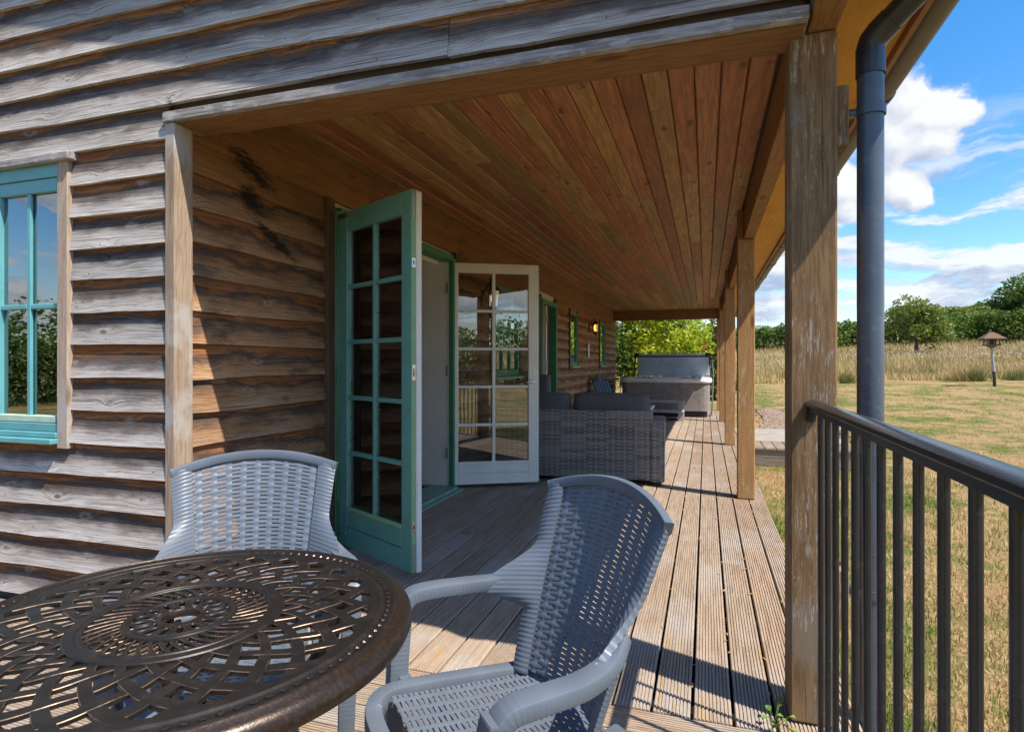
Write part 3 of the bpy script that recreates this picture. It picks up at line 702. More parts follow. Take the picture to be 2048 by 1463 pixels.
# corner post, trim, casings
b = MB(); b.box((-2.226, 1.998, -.2), (-2.174, 2.098, 2.186), 0, .003); b.build('corner_board', M_TRIMZ, house)
b = MB(); b.box((-2.226, 1.985, 2.189), (.297, 2.17, 2.229), 0, .002); b.build('lintel_trim', [M_TRIM], house)
b = MB(); b.box((-2.17, 2.015, 2.184), (.29, 2.168, 2.188)); b.build('lintel_soffit', M_BEAMX, house)
b = MB(); b.box((-2.22, 2.172, 2.245), (.30, 2.31, 2.44), 0, .003); b.build('lintel_beam', M_BEAMX, house)
b = MB(); b.box((-2.864, 1.988, .755), (-2.797, 2.04, 2.085), 0, .003); b.build('casing_board', M_CASE, house)
b = MB(); b.box((WX0-.06, 1.965, 2.083), (-2.765, 2.04, 2.118), 0, .004); b.build('window_hood', M_TRIM, house)
def vcase(y0, y1, z0, z1, m=M_CASED): 
    bb = MB(); bb.box((-2.235, y0, z0), (-2.182, y1, z1), 0, .003); bb.build('casing_board', m, house)
vcase(DW0-.085, DW0-.015, .0, 2.165); vcase(DW1+.015, DW1+.085, 0, 2.165); vcase(8.96, 9.02, 0, 2.12); vcase(9.93, 9.98, 1.05, 2.08); vcase(10.56, 10.61, 1.05, 2.08); vcase(12.93, 12.98, 1.05, 2.1); vcase(13.6, 13.65, 1.05, 2.1)
vcase(6.03, 6.1, .95, 2.07); vcase(7.05, 7.12, .95, 2.07); vcase(8.03, 8.09, 0, 2.12)
# front window (teal)
win = MB()
fy0, fy1 = 2.0, 2.05
def wbox(x0, x1, z0, z1, y0=2.005, y1=2.05, mi=0): win.box((x0, y0, z0), (x1, y1, z1), mi, .004)
wbox(WX0, WX1, 2.022, 2.083, 1.998); wbox(WX0, WX0+.03, .83, 2.022, 1.998); wbox(WX1-.012, WX1, .83, 2.022, 1.998); wbox(WX0, WX1, .83, .868, 1.998)
CAS = ((-3.72, -3.30), (-3.29, -2.879))
def casebars(a, c): 
    l, r_ = a+.012, c-.010; xm = (l+r_)/2; return l, xm-.019, xm+.019, r_
for (a, c) in CAS:
    l, m0, m1, r_ = casebars(a, c)
    wbox(a, l, .868, 2.02, 2.006); wbox(r_, c, .868, 2.02, 2.006); wbox(l, r_, 1.958, 2.02, 2.006); wbox(l, r_, .87, .903, 2.0, mi=1)
    wbox(m0+.006, m1-.006, .903, 1.958, 2.010, 2.0255); wbox(l, m0+.006, 1.408, 1.432, 2.010, 2.0255); wbox(m1-.006, r_, 1.408, 1.432, 2.010, 2.0255)
win_o = win.build('window', [M_TEAL, M_TEALL], house); win_o['label'] = 'teal casement window in the gable front'
b = MB(); b.box((WX0-.01, 1.955, .775), (WX1+.008, 2.05, .800), 0, .004); b.box((WX0, 1.985, .802), (WX1, 2.05, .828), 0, .004); b.build('sill', [M_TEAL], win_o)
for (a, c) in CAS:
    l, m0, m1, r_ = casebars(a, c)
    for (x0, x1) in ((l, m0+.006), (m1-.006, r_)):
        for (z0, z1) in ((.903, 1.408), (1.432, 1.958)):
            b = MB(); b.box((x0-.004, 2.026, z0-.004), (x1+.004, 2.031, z1+.004)); b.build('pane', M_GLASSR, win_o)
b = MB(); b.tube([(-3.13, 2.06, 1.36), (-3.13, 2.06, 1.22)], .006, 6); b.tube([(-3.13, 2.06, 1.36), (-3.09, 2.06, 1.385), (-3.06, 2.06, 1.36), (-3.055, 2.06, 1.30)], .009, 6); b.build('window_stay', M_WHITE, win_o)
b = MB(); b.box((-3.2, 2.065, .9), (-3.17, 2.08, 2.0)); b.box((-3.01, 2.065, .9), (-2.99, 2.08, 2.0)); b.build('inner_casement', M_WHITE, win_o)
# veranda windows
def vwindow(y0, y1, z0, z1, mull):
    bm = MB(); x0, x1 = -2.235, -2.19
    def q(ya, yb, za, zb, d=0): bm.box((x0, ya, za), (x1-d, yb, zb), 0, .003)
    q(y0, y0+.05, z0, z1); q(y1-.05, y1, z0, z1); q(y0+.05, y1-.05, z1-.055, z1); q(y0+.05, y1-.05, z0, z0+.075)
    yy = [y0+.05+(y1-y0-.1)*k/mull for k in range(mull+1)]; zz = [z0+.075, (z0+z1)/2+.02, z1-.055]
    for k in yy[1:-1]: q(k-.014, k+.014, z0+.075, z1-.055, .006)
    q(y0+.05, y1-.05, zz[1]-.013, zz[1]+.013, .010)
    o = bm.build('window', M_GREEND, house); s = MB(); s.box((-2.235, y0-.03, z0-.032), (-2.135, y1+.03, z0-.003), 0, .004); s.build('sill', M_GREENL, o)
    for k in range(mull):
        for l in range(2): p = MB(); p.box((-2.22, yy[k]+.01, zz[l]+.008), (-2.215, yy[k+1]-.01, zz[l+1]-.008)); p.build('pane', M_GLASSR, o)
    p = MB(); p.box((-2.42, y0, z0), (-2.41, y1, z1)); p.build('dark_room_backing', M_DARK, o); return o  # dark sheet stands in for the unlit room behind the panes
vwindow(6.1, 7.05, 1.0, 2.02, 3)['label'] = 'green window behind the white door'
vwindow(9.98, 10.56, 1.10, 2.04, 1)['label'] = 'narrow green window before the wall lantern'
vwindow(12.98, 13.6, 1.10, 2.06, 1)['label'] = 'narrow green window nearest the far end of the veranda'
# french door frame, threshold, reveal
b = MB(); b.box((-2.236, DW0-.015, 0), (-2.178, DW0+.04, 2.10), 0, .003); b.box((-2.228, DW1-.045, 0), (-2.178, DW1+.015, 2.10), 0, .003); b.box((-2.30, DW0+.04, 2.075), (-2.176, DW1-.045, 2.125), 0, .003)
b.build('door_frame', M_GREEND, house)
b = MB(); b.box((-2.40, DW0+.04, .0), (-2.13, DW1-.045, .035), 0, .006); b.box((-2.13, DW0+.02, .0), (-2.085, DW1-.02, .018), 0, .004); b.build('threshold', paint('worn_green_threshold', (.17, .33, .25), .35, .15), house)
b = MB(); b.box((-2.58, DW1-.035, .03), (-2.2305, DW1+.01, 2.08)); b.box((-2.58, DW0-.02, .03), (-2.335, DW0+.03, 2.08)); b.box((-2.58, DW0, 2.05), (-2.335, DW1, 2.10)); b.build('door_reveal', M_WHITE, house)
# interior room
b = MB(); b.box((-6.6, 2.3, -.05), (-2.41, 7.6, .0)); b.build('room_floor', M_FLOORW, house)
b = MB(); b.box((-6.7, 2.2, 0), (-6.6, 7.6, 2.4)); b.box((-6.6, 2.2, 0), (-3.78, 2.3, 2.4)); b.box((-2.84, 2.2, 0), (-2.51, 2.3, 2.4)); b.box((-3.78, 2.2, 0), (-2.84, 2.3, .80)); b.box((-3.78, 2.2, 2.07), (-2.84, 2.3, 2.4)); b.box((-6.6, 7.6, 0), (-2.51, 7.7, 2.4)); b.build('room_wall', M_CREAM, house)
b = MB(); b.box((-6.7, 2.2, 2.4), (-2.51, 7.7, 2.44)); b.build('room_ceiling', M_WHITE, house)
b = MB(); b.box((-6.6, 7.58, 0), (-2.51, 7.6, .15)); b.box((-2.60, 5.1, 0), (-2.51, 7.58, .15)); b.build('skirting', M_WHITE, house)
# second door further along (half open frame seen edge on)
b = MB(); b.box((-2.36, 8.90, 0), (-2.17, 8.955, 2.06), 0, .003); b.box((-2.30, 8.1, 2.0), (-2.17, 8.90, 2.06), 0, .003); b.box((-2.30, 8.09, 0), (-2.17, 8.14, 2.0), 0, .003); b.build('door_frame', M_GREEND, house)
b = MB(); b.box((-2.33, 8.15, .03), (-2.28, 8.89, 2.0)); o = b.build('closed_door', M_DARK, house)
b = MB(); b.box((-2.27, 8.50, .03), (-2.225, 8.545, 1.995), 0, .003); 
for z in (.3, 1.05, 1.75): b.box((-2.224, 8.495, z), (-2.214, 8.52, z+.12))
b.build('white_door_edge', M_WHITE, house)
# french door leaves
def leaf(name, L, Hd, ext, inn, edge, toprail, botrail, stile, parent, loc, rot, label, flip):
    """leaf: hinge at origin, along +x, thickness 0..T in y; the face at y=0 gets 'ext', face at y=T gets 'inn'"""
    T = .052; bm = MB(); zs0, zs1 = botrail, Hd-toprail
    def fb(x0, x1, z0, z1, y0=0., y1=T, e=.0035):
        ym = y0+(y1-y0)*.55
        bm.box((x0, y0, z0), (x1, ym, z1), 0, e); bm.box((x0, ym+.0005, z0), (x1, y1, z1), 1, e)
    fb(0, stile, 0, Hd); fb(L-stile, L, 0, Hd); fb(stile, L-stile, Hd-toprail, Hd); fb(stile, L-stile, 0, botrail*.5-.0035); fb(stile, L-stile, botrail*.5+.0035, botrail)
    bm.box((stile, .012, botrail*.5-.004), (L-stile, T-.012, botrail*.5+.004), 0)
    xm = L/2; rows = [zs0+(zs1-zs0)*k/5 for k in range(6)]
    fb(xm-.013, xm+.013, zs0, zs1, .007, T-.007)
    for z in rows[1:-1]:
        fb(stile, xm-.013, z-.0125, z+.0125, .009, T-.009); fb(xm+.013, L-stile, z-.0125, z+.0125, .009, T-.009)
    # glazing bead at the bottom
    bm.box((stile, -.006, zs0-.012), (L-stile, .012, zs0+.012), 2, .004)
    # meeting edge strip
    bm.box((L+.0005, .002, .004), (L+.004, T*.5, Hd-.004), 2); bm.box((L+.0005, T*.5, .0), (L+.016, T+.006, Hd-.01), 1, .003)
    o = bm.build(name, [ext, inn, edge], parent, loc=loc, rotz=rot); o['label'] = label
    for (x0, x1) in ((stile, xm-.013), (xm+.013, L-stile)):
        for k in range(5):
            p = MB(); p.box((x0-.003, T*.46, rows[k]-.003), (x1+.003, T*.54, rows[k+1]+.003)); p.build('pane', M_GLASS, o)
        s = MB(); s.box((x0+.001, .022, zs0+.004), (x0+.006, .0235+.008, zs1-.004)); s.build('glazing_spacer', M_STEEL, o)
    return o
ga = math.atan2(2.856-3.19, -1.487+2.13)
gd = leaf('glazed_door', .765, 2.035, M_GREEN, M_WHITE, M_GREENL, .120, .230, .092, house, (-2.1617, 3.1988, .038), ga, 'green glazed door leaf standing open towards the table', False)
for z, hgt in ((1.62, .05), (1.02, .085), (.22, .05)):
    p = MB(); p.box((.768, .001, z), (.7725, .024, z+hgt), 0, .001); p.box((.7726, .008, z+hgt*.25), (.7732, .016, z+hgt*.75), 1); p.build('strike_plate', [M_STEEL, M_DARK], gd)
for z in (.02, 1.88): p = MB(); p.box((.768, .006, z), (.7728, .020, z+.14), 0, .002); p.build('shoot_bolt', M_ZINC, gd)
p = MB(); p.tube([(.09, -.02, .10), (.06, -.03, .10), (.045, -.035, .085), (.0, -.06, .08)], .003, 6); p.box((.085, -.02, .075), (.10, -.004, .125)); p.build('door_hook', M_ZINC, gd)
p = MB(); p.box((.0, -.012, 2.0), (.10, -.001, 2.025), 0, .002); p.build('door_restrictor', M_DARK, gd)
wa = math.atan2(5.43-5.01, -1.49+2.25)
wd_ = leaf('glazed_door', .845, 2.03, M_WHITE, M_GREEN, M_WHITE, .088, .195, .092, house, (-2.235, 5.005, .038), wa, 'white inside face of the glazed door standing open at the sofa', True)
p = MB(); p.lathe([(0, -.006), (.024, -.006), (.026, 0), (0, 0)], 20); 
M = Matrix.Translation((.80, -.001, .94)) @ Matrix.Rotation(R(90), 4, 'X')
q = MB(); q.merge(p, M); q.tube([(.80, -.004, .94), (.80, -.045, .94), (.785, -.052, .94), (.70, -.05, .935)], [.011, .011, .010, .008], 8)
q.build('handle', M_STEEL, wd_, 40)
q = MB(); q.merge(p, Matrix.Translation((.80, -.001, 1.035)) @ Matrix.Rotation(R(90), 4, 'X')); q.box((.797, -.012, 1.022), (.803, -.006, 1.048)); q.build('lock_escutcheon', M_STEEL, wd_, 40)
for z in (.25, 1.0, 1.75):
    p = MB(); p.tube([(-.008, -.004, z), (-.008, -.004, z+.09)], .008, 8); p.build('hinge', M_GREEND, wd_)
    p = MB(); p.tube([(-.006, -.006, z), (-.006, -.006, z+.09)], .008, 8); p.build('hinge', M_GREEND, gd)
# ceiling boards (z = 2.45)
pit = .1155; i = 0; x = .300
while x > -2.2:
    a = 2.2; 
    while a < 15.0:
        s = random.uniform(1.3, 3.6); e = min(15.1, a+s)
        if 15.1-e < .7: e = 15.1
        bm = MB(); w_ = pit-.0045; L = e-a-.002
        # v-jointed board: chamfered lower edges
        bm.add([(0, 0, .006), (.006, 0, 0), (w_-.006, 0, 0), (w_, 0, .006), (w_, 0, .018), (0, 0, .018), (0, L, .006), (.006, L, 0), (w_-.006, L, 0), (w_, L, .006), (w_, L, .018), (0, L, .018)],
               [(0,1,2,3,4,5), (11,10,9,8,7,6)]+[(k, k+6, (k+1) % 6+6, (k+1) % 6) for k in range(6)])
        bm.build('ceiling_board', M_CEIL, house, loc=(max(x-pit, -2.235), a, 2.45)); a = e
    x -= pit; i += 1
b = MB(); b.box((-2.24, 2.15, 2.475), (.40, 15.6, 2.50)); b.build('ceiling_deck', M_DARK, house)
# veranda posts and beams
for k, y in enumerate((2.10, 5.42, 8.93, 12.44, 15.4)):
    b = MB(); b.box((.257, y, .004), (.394, y+.137, 2.199), 0, .006); b.build('post', M_POST0 if k == 0 else M_POST, house)
    b = MB(); b.box((.257, y, 2.2), (.306, y+.137, 2.449), 0, .003); b.build('post_head', M_BEAM, house)
b = MB(); b.box((.308, 1.82, 2.202), (.394, 16.0, 2.449), 0, .004); b.build('beam', M_BEAM, house)
b = MB(); b.box((-2.2, 15.05, 2.21), (.30, 15.18, 2.449), 0, .004); b.build('end_beam', M_BEAMX, house)
# eaves soffit, fascia, gutter, roof
b = MB(); b.box((.397, 1.80, 2.33), (.668, 16.2, 2.342)); b.build('soffit', M_SOFFIT, house)
b = MB(); b.box((.67, 1.79, 2.30), (.692, 16.2, 2.44), 0, .003); b.build('fascia', M_FASCIA, house)
b = MB(); n = 10; P0 = []
for k in range(n+1): a = math.pi+math.pi*k/n; P0.append((.752+.056*math.cos(a), 2.378+.056*math.sin(a)))
b.grid([[(x, 1.72, z) for (x, z) in P0], [(x, 16.25, z) for (x, z) in P0]]); b.grid([[(x*.985+.0113, 16.25, z*.985+.0357) for (x, z) in P0], [(x*.985+.0113, 1.72, z*.985+.0357) for (x, z) in P0]])
gut = b.build('gutter', M_GUTTER, house, 40)
for y in [1.9+1.18*k for k in range(13)]:
    b = MB(); Q = [(.752+.062*math.cos(math.pi+math.pi*k/n), 2.378+.062*math.sin(math.pi+math.pi*k/n)) for k in range(n+1)]
    b.grid([[(x, y, z) for (x, z) in Q], [(x, y+.05, z) for (x, z) in Q]]); b.grid([[(.752+(x-.752)*.9, y, 2.378+(z-2.378)*.9) for (x, z) in Q], [(x, y, z) for (x, z) in Q]]); b.build('union_bracket', M_PIPED, gut, 40)
rf = math.tan(R(21))
b = MB(); xr = -4.4; zr = lambda x, o: 2.42+(.80-x)*rf+o
def roof_slab(y0, y1, x0, x1):
    b.add([(x0, y0, zr(x0, 0)), (x1, y0, zr(x1, 0)), (x1, y1, zr(x1, 0)), (x0, y1, zr(x0, 0)), (x0, y0, zr(x0, .12)), (x1, y0, zr(x1, .12)), (x1, y1, zr(x1, .12)), (x0, y1, zr(x0, .12))], [(0,3,2,1),(4,5,6,7),(0,1,5,4),(1,2,6,5),(2,3,7,6),(3,0,4,7)])
roof_slab(1.79, 16.25, xr, .80)
b.add([(xr-.001, 1.79, zr(xr, 0)), (xr-5., 1.79, zr(xr, 0)-1.9), (xr-5., 16.25, zr(xr, 0)-1.9), (xr-.001, 16.25, zr(xr, 0)), (xr-.001, 1.79, zr(xr, .12)), (xr-5., 1.79, zr(xr, .12)-1.9), (xr-5., 16.25, zr(xr, .12)-1.9), (xr-.001, 16.25, zr(xr, .12))], [(0,1,2,3),(7,6,5,4),(4,5,1,0),(5,6,2,1),(6,7,3,2)])
b.build('roof', M_ROOF, house)

# ------------------------------------------------------------------ drainpipe
dp = thing('drainpipe', 'grey plastic drainpipe beside the near veranda post', 'drainpipe', (.505, 2.19, -.22))
PR = .0385
b = MB(); b.tube([(0, 0, 0), (0, 0, 2.36)], PR, 28); b.build('pipe', M_PIPE, dp, 40)
b = MB(); b.tube([(0, 0, 2.295), (0, 0, 2.385)], PR+.004, 28, cap=False); 
arc = [(0, 0, 2.335), (.01, -.008, 2.372), (.045, -.035, 2.405), (.10, -.08, 2.43)]
b.tube([(0, 0, 2.38), (.006, -.005, 2.405), (.022, -.017, 2.425), (.05, -.04, 2.447)], PR+.004, 28); b.build('bend', M_PIPED, dp, 40)
b = MB(); b.tube([(.04, -.032, 2.44), (.245, -.24, 2.60)], PR, 28); b.build('swan_neck', M_PIPED, dp, 40)
for z in (2.165, .62):
    b = MB(); b.lathe([(PR+.001, 0), (PR+.006, 0), (PR+.006, .028), (PR+.001, .028)], 28, (0, 0, z)); b.box((-.075, -.014, z+.003), (-PR, .014, z+.025), 0, .002); b.build('pipe_clip', M_PIPE, dp, 40)
    b = MB(); b.box((-.110, -.055, z-.10), (-.072, .045, z+.09), 0, .004); b.build('fixing_block', M_POST0 if z > 1 else M_POST, dp)

# ------------------------------------------------------------------ deck
deck = bpy.data.objects.new('deck', None); COL.objects.link(deck); kind(deck, 'structure')
def groove_profile(w_, n=9, h=.027):
    pr = [(0, 0), (0, h-.004), (.003, h)]; m = .006; p = (w_-2*m)/n
    for k in range(n):
        x0 = m+k*p; pr += [(x0+p*.26, h), (x0+p*.36, h-.0045), (x0+p*.64, h-.0045), (x0+p*.74, h)]
    return pr+[(w_-.003, h), (w_, h-.004), (w_, 0)]
def deck_board(w_, L, along, loc, mat, jig=0):
    pr = groove_profile(w_); n = len(pr); b = MB()
    if along == 'y': vs = [(x, 0, z) for x, z in pr]+[(x, L, z) for x, z in pr]
    else: vs = [(0, y, z) for y, z in pr]+[(L, y, z) for y, z in pr]
    fs = [(i, i+n, (i+1) % n+n, (i+1) % n) if along == 'y' else (i, (i+1) % n, (i+1) % n+n, i+n) for i in range(n)]
    fs += [tuple(range(n)), tuple(range(2*n-1, n-1, -1))] if along == 'y' else [tuple(range(n-1, -1, -1)), tuple(range(n, 2*n))]
    b.add(vs, fs); return b.build('deck_board', mat, deck, loc=loc)
pitch = .1297; xg = .470
while xg > -2.25:
    x0 = max(xg-pitch+.011, -2.24) ; a = 2.028; first = True
    if xg-x0 > .03:
        while a < 16.0:
            s = random.uniform(1.2, 2.6) if first else random.uniform(2.8, 4.6); first = False; e = min(16.0, a+s)
            if 16.0-e < 1: e = 16.0
            deck_board(xg-x0, e-a-.004, 'y', (x0, a, -.027+random.uniform(-.0015, .0015)), M_DECKY); a = e
    xg -= pitch
y0 = 2.022
while y0 > -.9:
    y0 -= .1297; segs = [(-4.2, random.uniform(-2.6, -1.4))]; segs.append((segs[0][1]+.004, .44))
    for (a, c) in segs: deck_board(.119, c-a, 'x', (a, y0+.009, -.027+random.uniform(-.001, .001)), M_DECKX)
b = MB(); b.box((.42, 2.03, -.24), (.455, 16., -.029)); b.box((.40, -1., -.24), (.43, 2.0, -.029))
for y in (2.1, 2.9, 3.7, 4.5, 5.3, 6.1, 6.9, 7.7, 8.5, 9.3, 10.1, 10.9, 11.7, 12.5, 13.3, 14.1): b.box((-2.2, y, -.2), (.42, y+.045, -.0275))
b.build('deck_joist', M_RISER, deck)
b = MB(); b.grid([[(-4.2, -1., -.235), (.45, -1, -.235)], [(-4.2, 16, -.235), (.45, 16, -.235)]]); kind(b.build('soil_under_deck', M_GROUT), 'structure')
# low step platform beside the deck
pf = thing('step_platform', 'low wooden step platform beside the deck on the lawn', 'platform', (.478, 8.78, -.25))
for k in range(10):
    pr = groove_profile(.135, 6, .025); n = len(pr); b = MB(); L = .80
    b.add([(x, 0, z) for x, z in pr]+[(x, L, z) for x, z in pr], [(i, i+n, (i+1) % n+n, (i+1) % n) for i in range(n)]+[tuple(range(n)), tuple(range(2*n-1, n-1, -1))]); b.build('plank', M_DECKY, pf, loc=(.0+k*.147, 0, .225))
for z in (.0, .112): b = MB(); b.box((.0, .018, z+.004), (1.47, .06, z+.108), 0, .004); b.build('riser_board', M_RISER, pf)
b = MB(); b.box((0, .81, .12), (1.47, 2.6, .252), 0, .006); b.build('ramp_mat', M_CONC, pf)
b = MB(); b.box((0.02, .07, .0), (1.45, .8, .2)); b.build('platform_frame', M_RISER, pf)

# ------------------------------------------------------------------ railing
rl = thing('black_railing', 'black metal railing running from near post out of the frame', 'railing', (.325, 2.1, 0))
b = MB(); prof = [(-.026, -.004), (-.024, .004), (-.014, .010), (0, .0125), (.014, .010), (.024, .004), (.026, -.004), (.02, -.009), (-.02, -.009)]
npf = len(prof); Ls = (0, -2.3)
b.add([(x, Ls[0], 1.022+z) for x, z in prof]+[(x, Ls[1], 1.022+z) for x, z in prof], [(i, (i+1) % npf, (i+1) % npf+npf, i+npf) for i in range(npf)]+[tuple(range(npf-1, -1, -1)), tuple(range(npf, 2*npf))])
b.build('handrail', M_BLACK, rl, 35)
b = MB(); b.box((-.018, -2.3, .998), (.018, -.03, 1.0125)); b.build('top_bar', M_BLACK, rl)
pk = MB(); pk.tube([(0, 0, .012), (0, 0, .999)], .0082, 14); pkm = pk.mesh('picket', M_BLACK, 40)
for k in range(20): link('picket', pkm, rl, (0, -.128-.1072*k, 0))
b = MB(); b.box((-.022, -2.3, -.006), (.022, -.10, .0115)); b.build('bottom_bar', M_BLACK, rl)
b = MB(); b.box((-.024, -.012, .965), (.006, -.0005, 1.008), 0, .002); b.tube([(-.012, -.013, .985), (-.012, -.019, .985)], .007, 8); b.build('post_bracket', M_BLACK, rl)

# ------------------------------------------------------------------ rattan-effect armchair
def make_chair(label):
    t = thing('rattan_armchair', label, 'armchair', (0, 0, 0), 0, 'blue grey rattan effect armchairs round the bronze table')
    ss = lambda x: max(0, min(1, x))**2*(3-2*max(0, min(1, x)))
    def S(u, v):
        return Vector((u*(.185+.067*v), .15+.15*max(v, 0.)**1.1-.055*u*u, .335+.462*v+.045*v*(1-u*u)))
    def nrm(f, u, v):
        e = 1e-3; return (f(u+e, v)-f(u-e, v)).cross(f(u, v+e)-f(u, v-e)).normalized()   # points to -y (front)
    def weave(f, u0, u1, v0, v1, ribs, strands, ribw, amp=.0013, fill=.72, th=.004):
        b = MB(); sub = 4; nu = ribs*sub
        for j in range(strands):
            vc = v0+(v1-v0)*(j+.5)/strands; hv = (v1-v0)/strands*fill/2; rings = []
            for i in range(nu+1):
                u = u0+(u1-u0)*i/nu; ph = (i/sub-.5); o = amp*math.cos(math.pi*ph)*(1 if j % 2 else -1)
                n_ = nrm(f, u, vc); a, c = f(u, vc-hv), f(u, vc+hv); m_ = f(u, vc)+n_*(o+th*.2)
                rings.append([a+n_*o, m_, c+n_*o, c+n_*(o-th), a+n_*(o-th)])
            k = 5; vs = [p for r in rings for p in r]; b.add(vs, [(i*k+q, i*k+(q+1) % k, (i+1)*k+(q+1) % k, (i+1)*k+q) for i in range(nu) for q in range(k)])
        for r in range(ribs):
            uc = u0+(u1-u0)*(r+.5)/ribs; P = []
            for i in range(strands*2+1):
                v = v0+(v1-v0)*i/(strands*2); row = []
                for q in (-1, 0, 1):
                    u = uc+q*ribw; n_ = nrm(f, u, v); o = -amp*math.cos(math.pi*(i/2-.5))*.9*(-1 if r % 2 else 1); row.append(f(u, v)+n_*(o+(.0018 if q == 0 else 0)))
                P.append(row)
            b.slab(P, .004)
        return b
    weave(S, -.80, .80, .02, .985, 9, 40, .038).build('backrest', M_CHAIR, t, 50)
    # ribbed side wings that flare into the arms
    for s in (-1, 1):
        nv = 190; P = []
        for j in range(nv+1):
            v = j/nv; row = []
            fl = ss((.70-v)/.27) if v > .43 else ss((v-.31)/.12)
            out = Vector((s*.052*fl, -.115*fl, 0)); rb = .0016*abs(math.sin(math.pi*v*.47/.0115))
            for i in range(6):
                q = i/5; u = s*(.78+.22*q); p = S(u, v)+out*(q**1.6); n_ = nrm(S, u, v)
                row.append(p+n_*(.006+rb+(.006*math.sin(math.pi*q))))
            P.append(row if s > 0 else row[::-1])
        b = MB(); b.slab(P, .016); b.build('side_wing', M_CHAIR, t, 40)
    # top rim
    b = MB(); pts = [S(-1+2*i/24, 1.0)+Vector((0, -.002, .002)) for i in range(25)]
    b.sweep(pts, .021, .028, .0035, .0009, .0105, ref=(0, 1, 0)); b.build('top_rim', M_CHAIR, t, 40)
    # seat
    def Q(u, v): return Vector((u*(.215-.025*v), -.285+.46*v, .348-.020*v-.012*math.sin(math.pi*v)*(1-u*u)-.030*ss((.12-v)/.12)))
    weave(Q, -.86, .86, .10, .985, 9, 30, .035).build('seat', M_CHAIR, t, 50)
    b = MB()
    pth = [Q(-1, 1.), Q(-1.02, .6), Q(-1.02, .25), Q(-1., .08), Q(-.85, .01), Q(-.4, -.01), Q(.4, -.01), Q(.85, .01), Q(1., .08), Q(1.02, .25), Q(1.02, .6), Q(1, 1)]
    b.sweep([p+Vector((0, 0, -.012)) for p in pth], .045, .042, .0035, .0009, .011, ref=(0, 0, 1)); b.build('seat_rim', M_CHAIR, t, 40)
    for s in (-1, 1):
        b = MB(); b.sweep([(s*.228, .145, .580), (s*.260, .085, .548), (s*.288, .0, .540), (s*.297, -.10, .540), (s*.296, -.155, .533), (s*.294, -.182, .505)], [.028, .044, .052, .054, .052, .048], [.026, .032, .034, .034, .034, .036], .0035, .0008, .0115); b.build('arm', M_CHAIR, t, 40)
        b = MB(); b.sweep([(s*.294, -.180, .530), (s*.291, -.188, .46), (s*.282, -.20, .30), (s*.272, -.222, .02), (s*.271, -.223, 0)], [.050, .050, .046, .040, .040], [.040, .054, .048, .036, .036], .0035, .0008, .0115); b.build('leg', M_CHAIR, t, 40)
        b = MB(); b.sweep([(s*.195, .145, .36), (s*.212, .19, .2), (s*.235, .245, 0)], [.05, .046, .038], [.045, .04, .034], .0035, .0008, .0115); b.build('leg', M_CHAIR, t, 40)
        b = MB(); b.box((s*.25-.035, -.20, .30), (s*.25+.035, -.165, .346), 0, .006); b.build('seat_bracket', M_CHAIR, t)
    return t
chA = make_chair('blue grey armchair behind the bronze table against the wall corner')
def place_chair(o, mid, face):
    # 'mid' is the middle of the top rim; local top mid is (0,.30), local front is -y
    f = Vector((face[0], face[1], 0)).normalized(); rz = math.atan2(f.x, -f.y)
    o.rotation_euler = (0, 0, rz); o.location = (mid[0]+f.x*.28, mid[1]+f.y*.28, 0)
place_chair(chA, (-1.425, 1.64), (.564, -.826))
chB = copy_tree(chA); chB['label'] = 'blue grey armchair in front turned towards table with its near arm cut by frame'
place_chair(chB, (-.225, 1.517), (-.717, -.697))

# ------------------------------------------------------------------ cast bronze table
TZ = .70; tb = thing('cast_table', 'round bronze cast metal table with woven lattice top', 'table', (-.885, .828, 0))
def strap(b, r0, r1, th0, dth, w0, w1, z, thick=.007, n=9, cop=True):
    P = []
    for i in range(n):
        s = i/(n-1); r = r0+(r1-r0)*s; a = th0+dth*s; e = 1e-3
        p = Vector((r*math.cos(a), r*math.sin(a), 0)); r2 = r+(r1-r0)*e; a2 = a+dth*e
        tg = (Vector((r2*math.cos(a2), r2*math.sin(a2), 0))-p).normalized(); nr = Vector((-tg.y, tg.x, 0)); hw = (w0+(w1-w0)*s)/2
        zz = z(s) if callable(z) else z; c = .0010
        P.append([p-nr*hw+Vector((0, 0, zz-c)), p-nr*(hw-c)+Vector((0, 0, zz)), p+nr*(hw-c)+Vector((0, 0, zz)), p+nr*hw+Vector((0, 0, zz-c)), p+nr*hw+Vector((0, 0, zz-thick)), p-nr*hw+Vector((0, 0, zz-thick))])
    k = 6; o = len(b.v); b.v += [tuple(p) for r in P for p in r]
    for i in range(n-1):
        for q in range(k):
            l = (q+1) % k; b.f.append((o+i*k+q, o+(i+1)*k+q, o+(i+1)*k+l, o+i*k+l)); b.m.append(1 if (q in (0, 2) and cop) else 0)
NS = 25
b = MB()
for i in range(NS):
    a = 2*math.pi*i/NS
    strap(b, .166, .334, a, R(33), .0135, .0235, lambda s: TZ+.0009*math.cos(math.pi*s*5), n=20)
    strap(b, .166, .334, a, -R(33), .0135, .0235, lambda s: TZ-.0011*math.cos(math.pi*s*5), n=20)
o = b.build('lattice', [M_BRONZE, M_COPPER], tb)
b = MB(); b.lathe([(.326, TZ-.010), (.326, TZ-.001), (.3275, TZ+.001), (.345, TZ+.0015), (.3465, TZ+.003), (.350, TZ+.0012), (.353, TZ-.001), (.366, TZ-.001), (.369, TZ+.0015), (.373, TZ+.002), (.377, TZ+.000)], 160); b.build('beaded_band', M_BRONZE, tb, 40)
bead = MB()
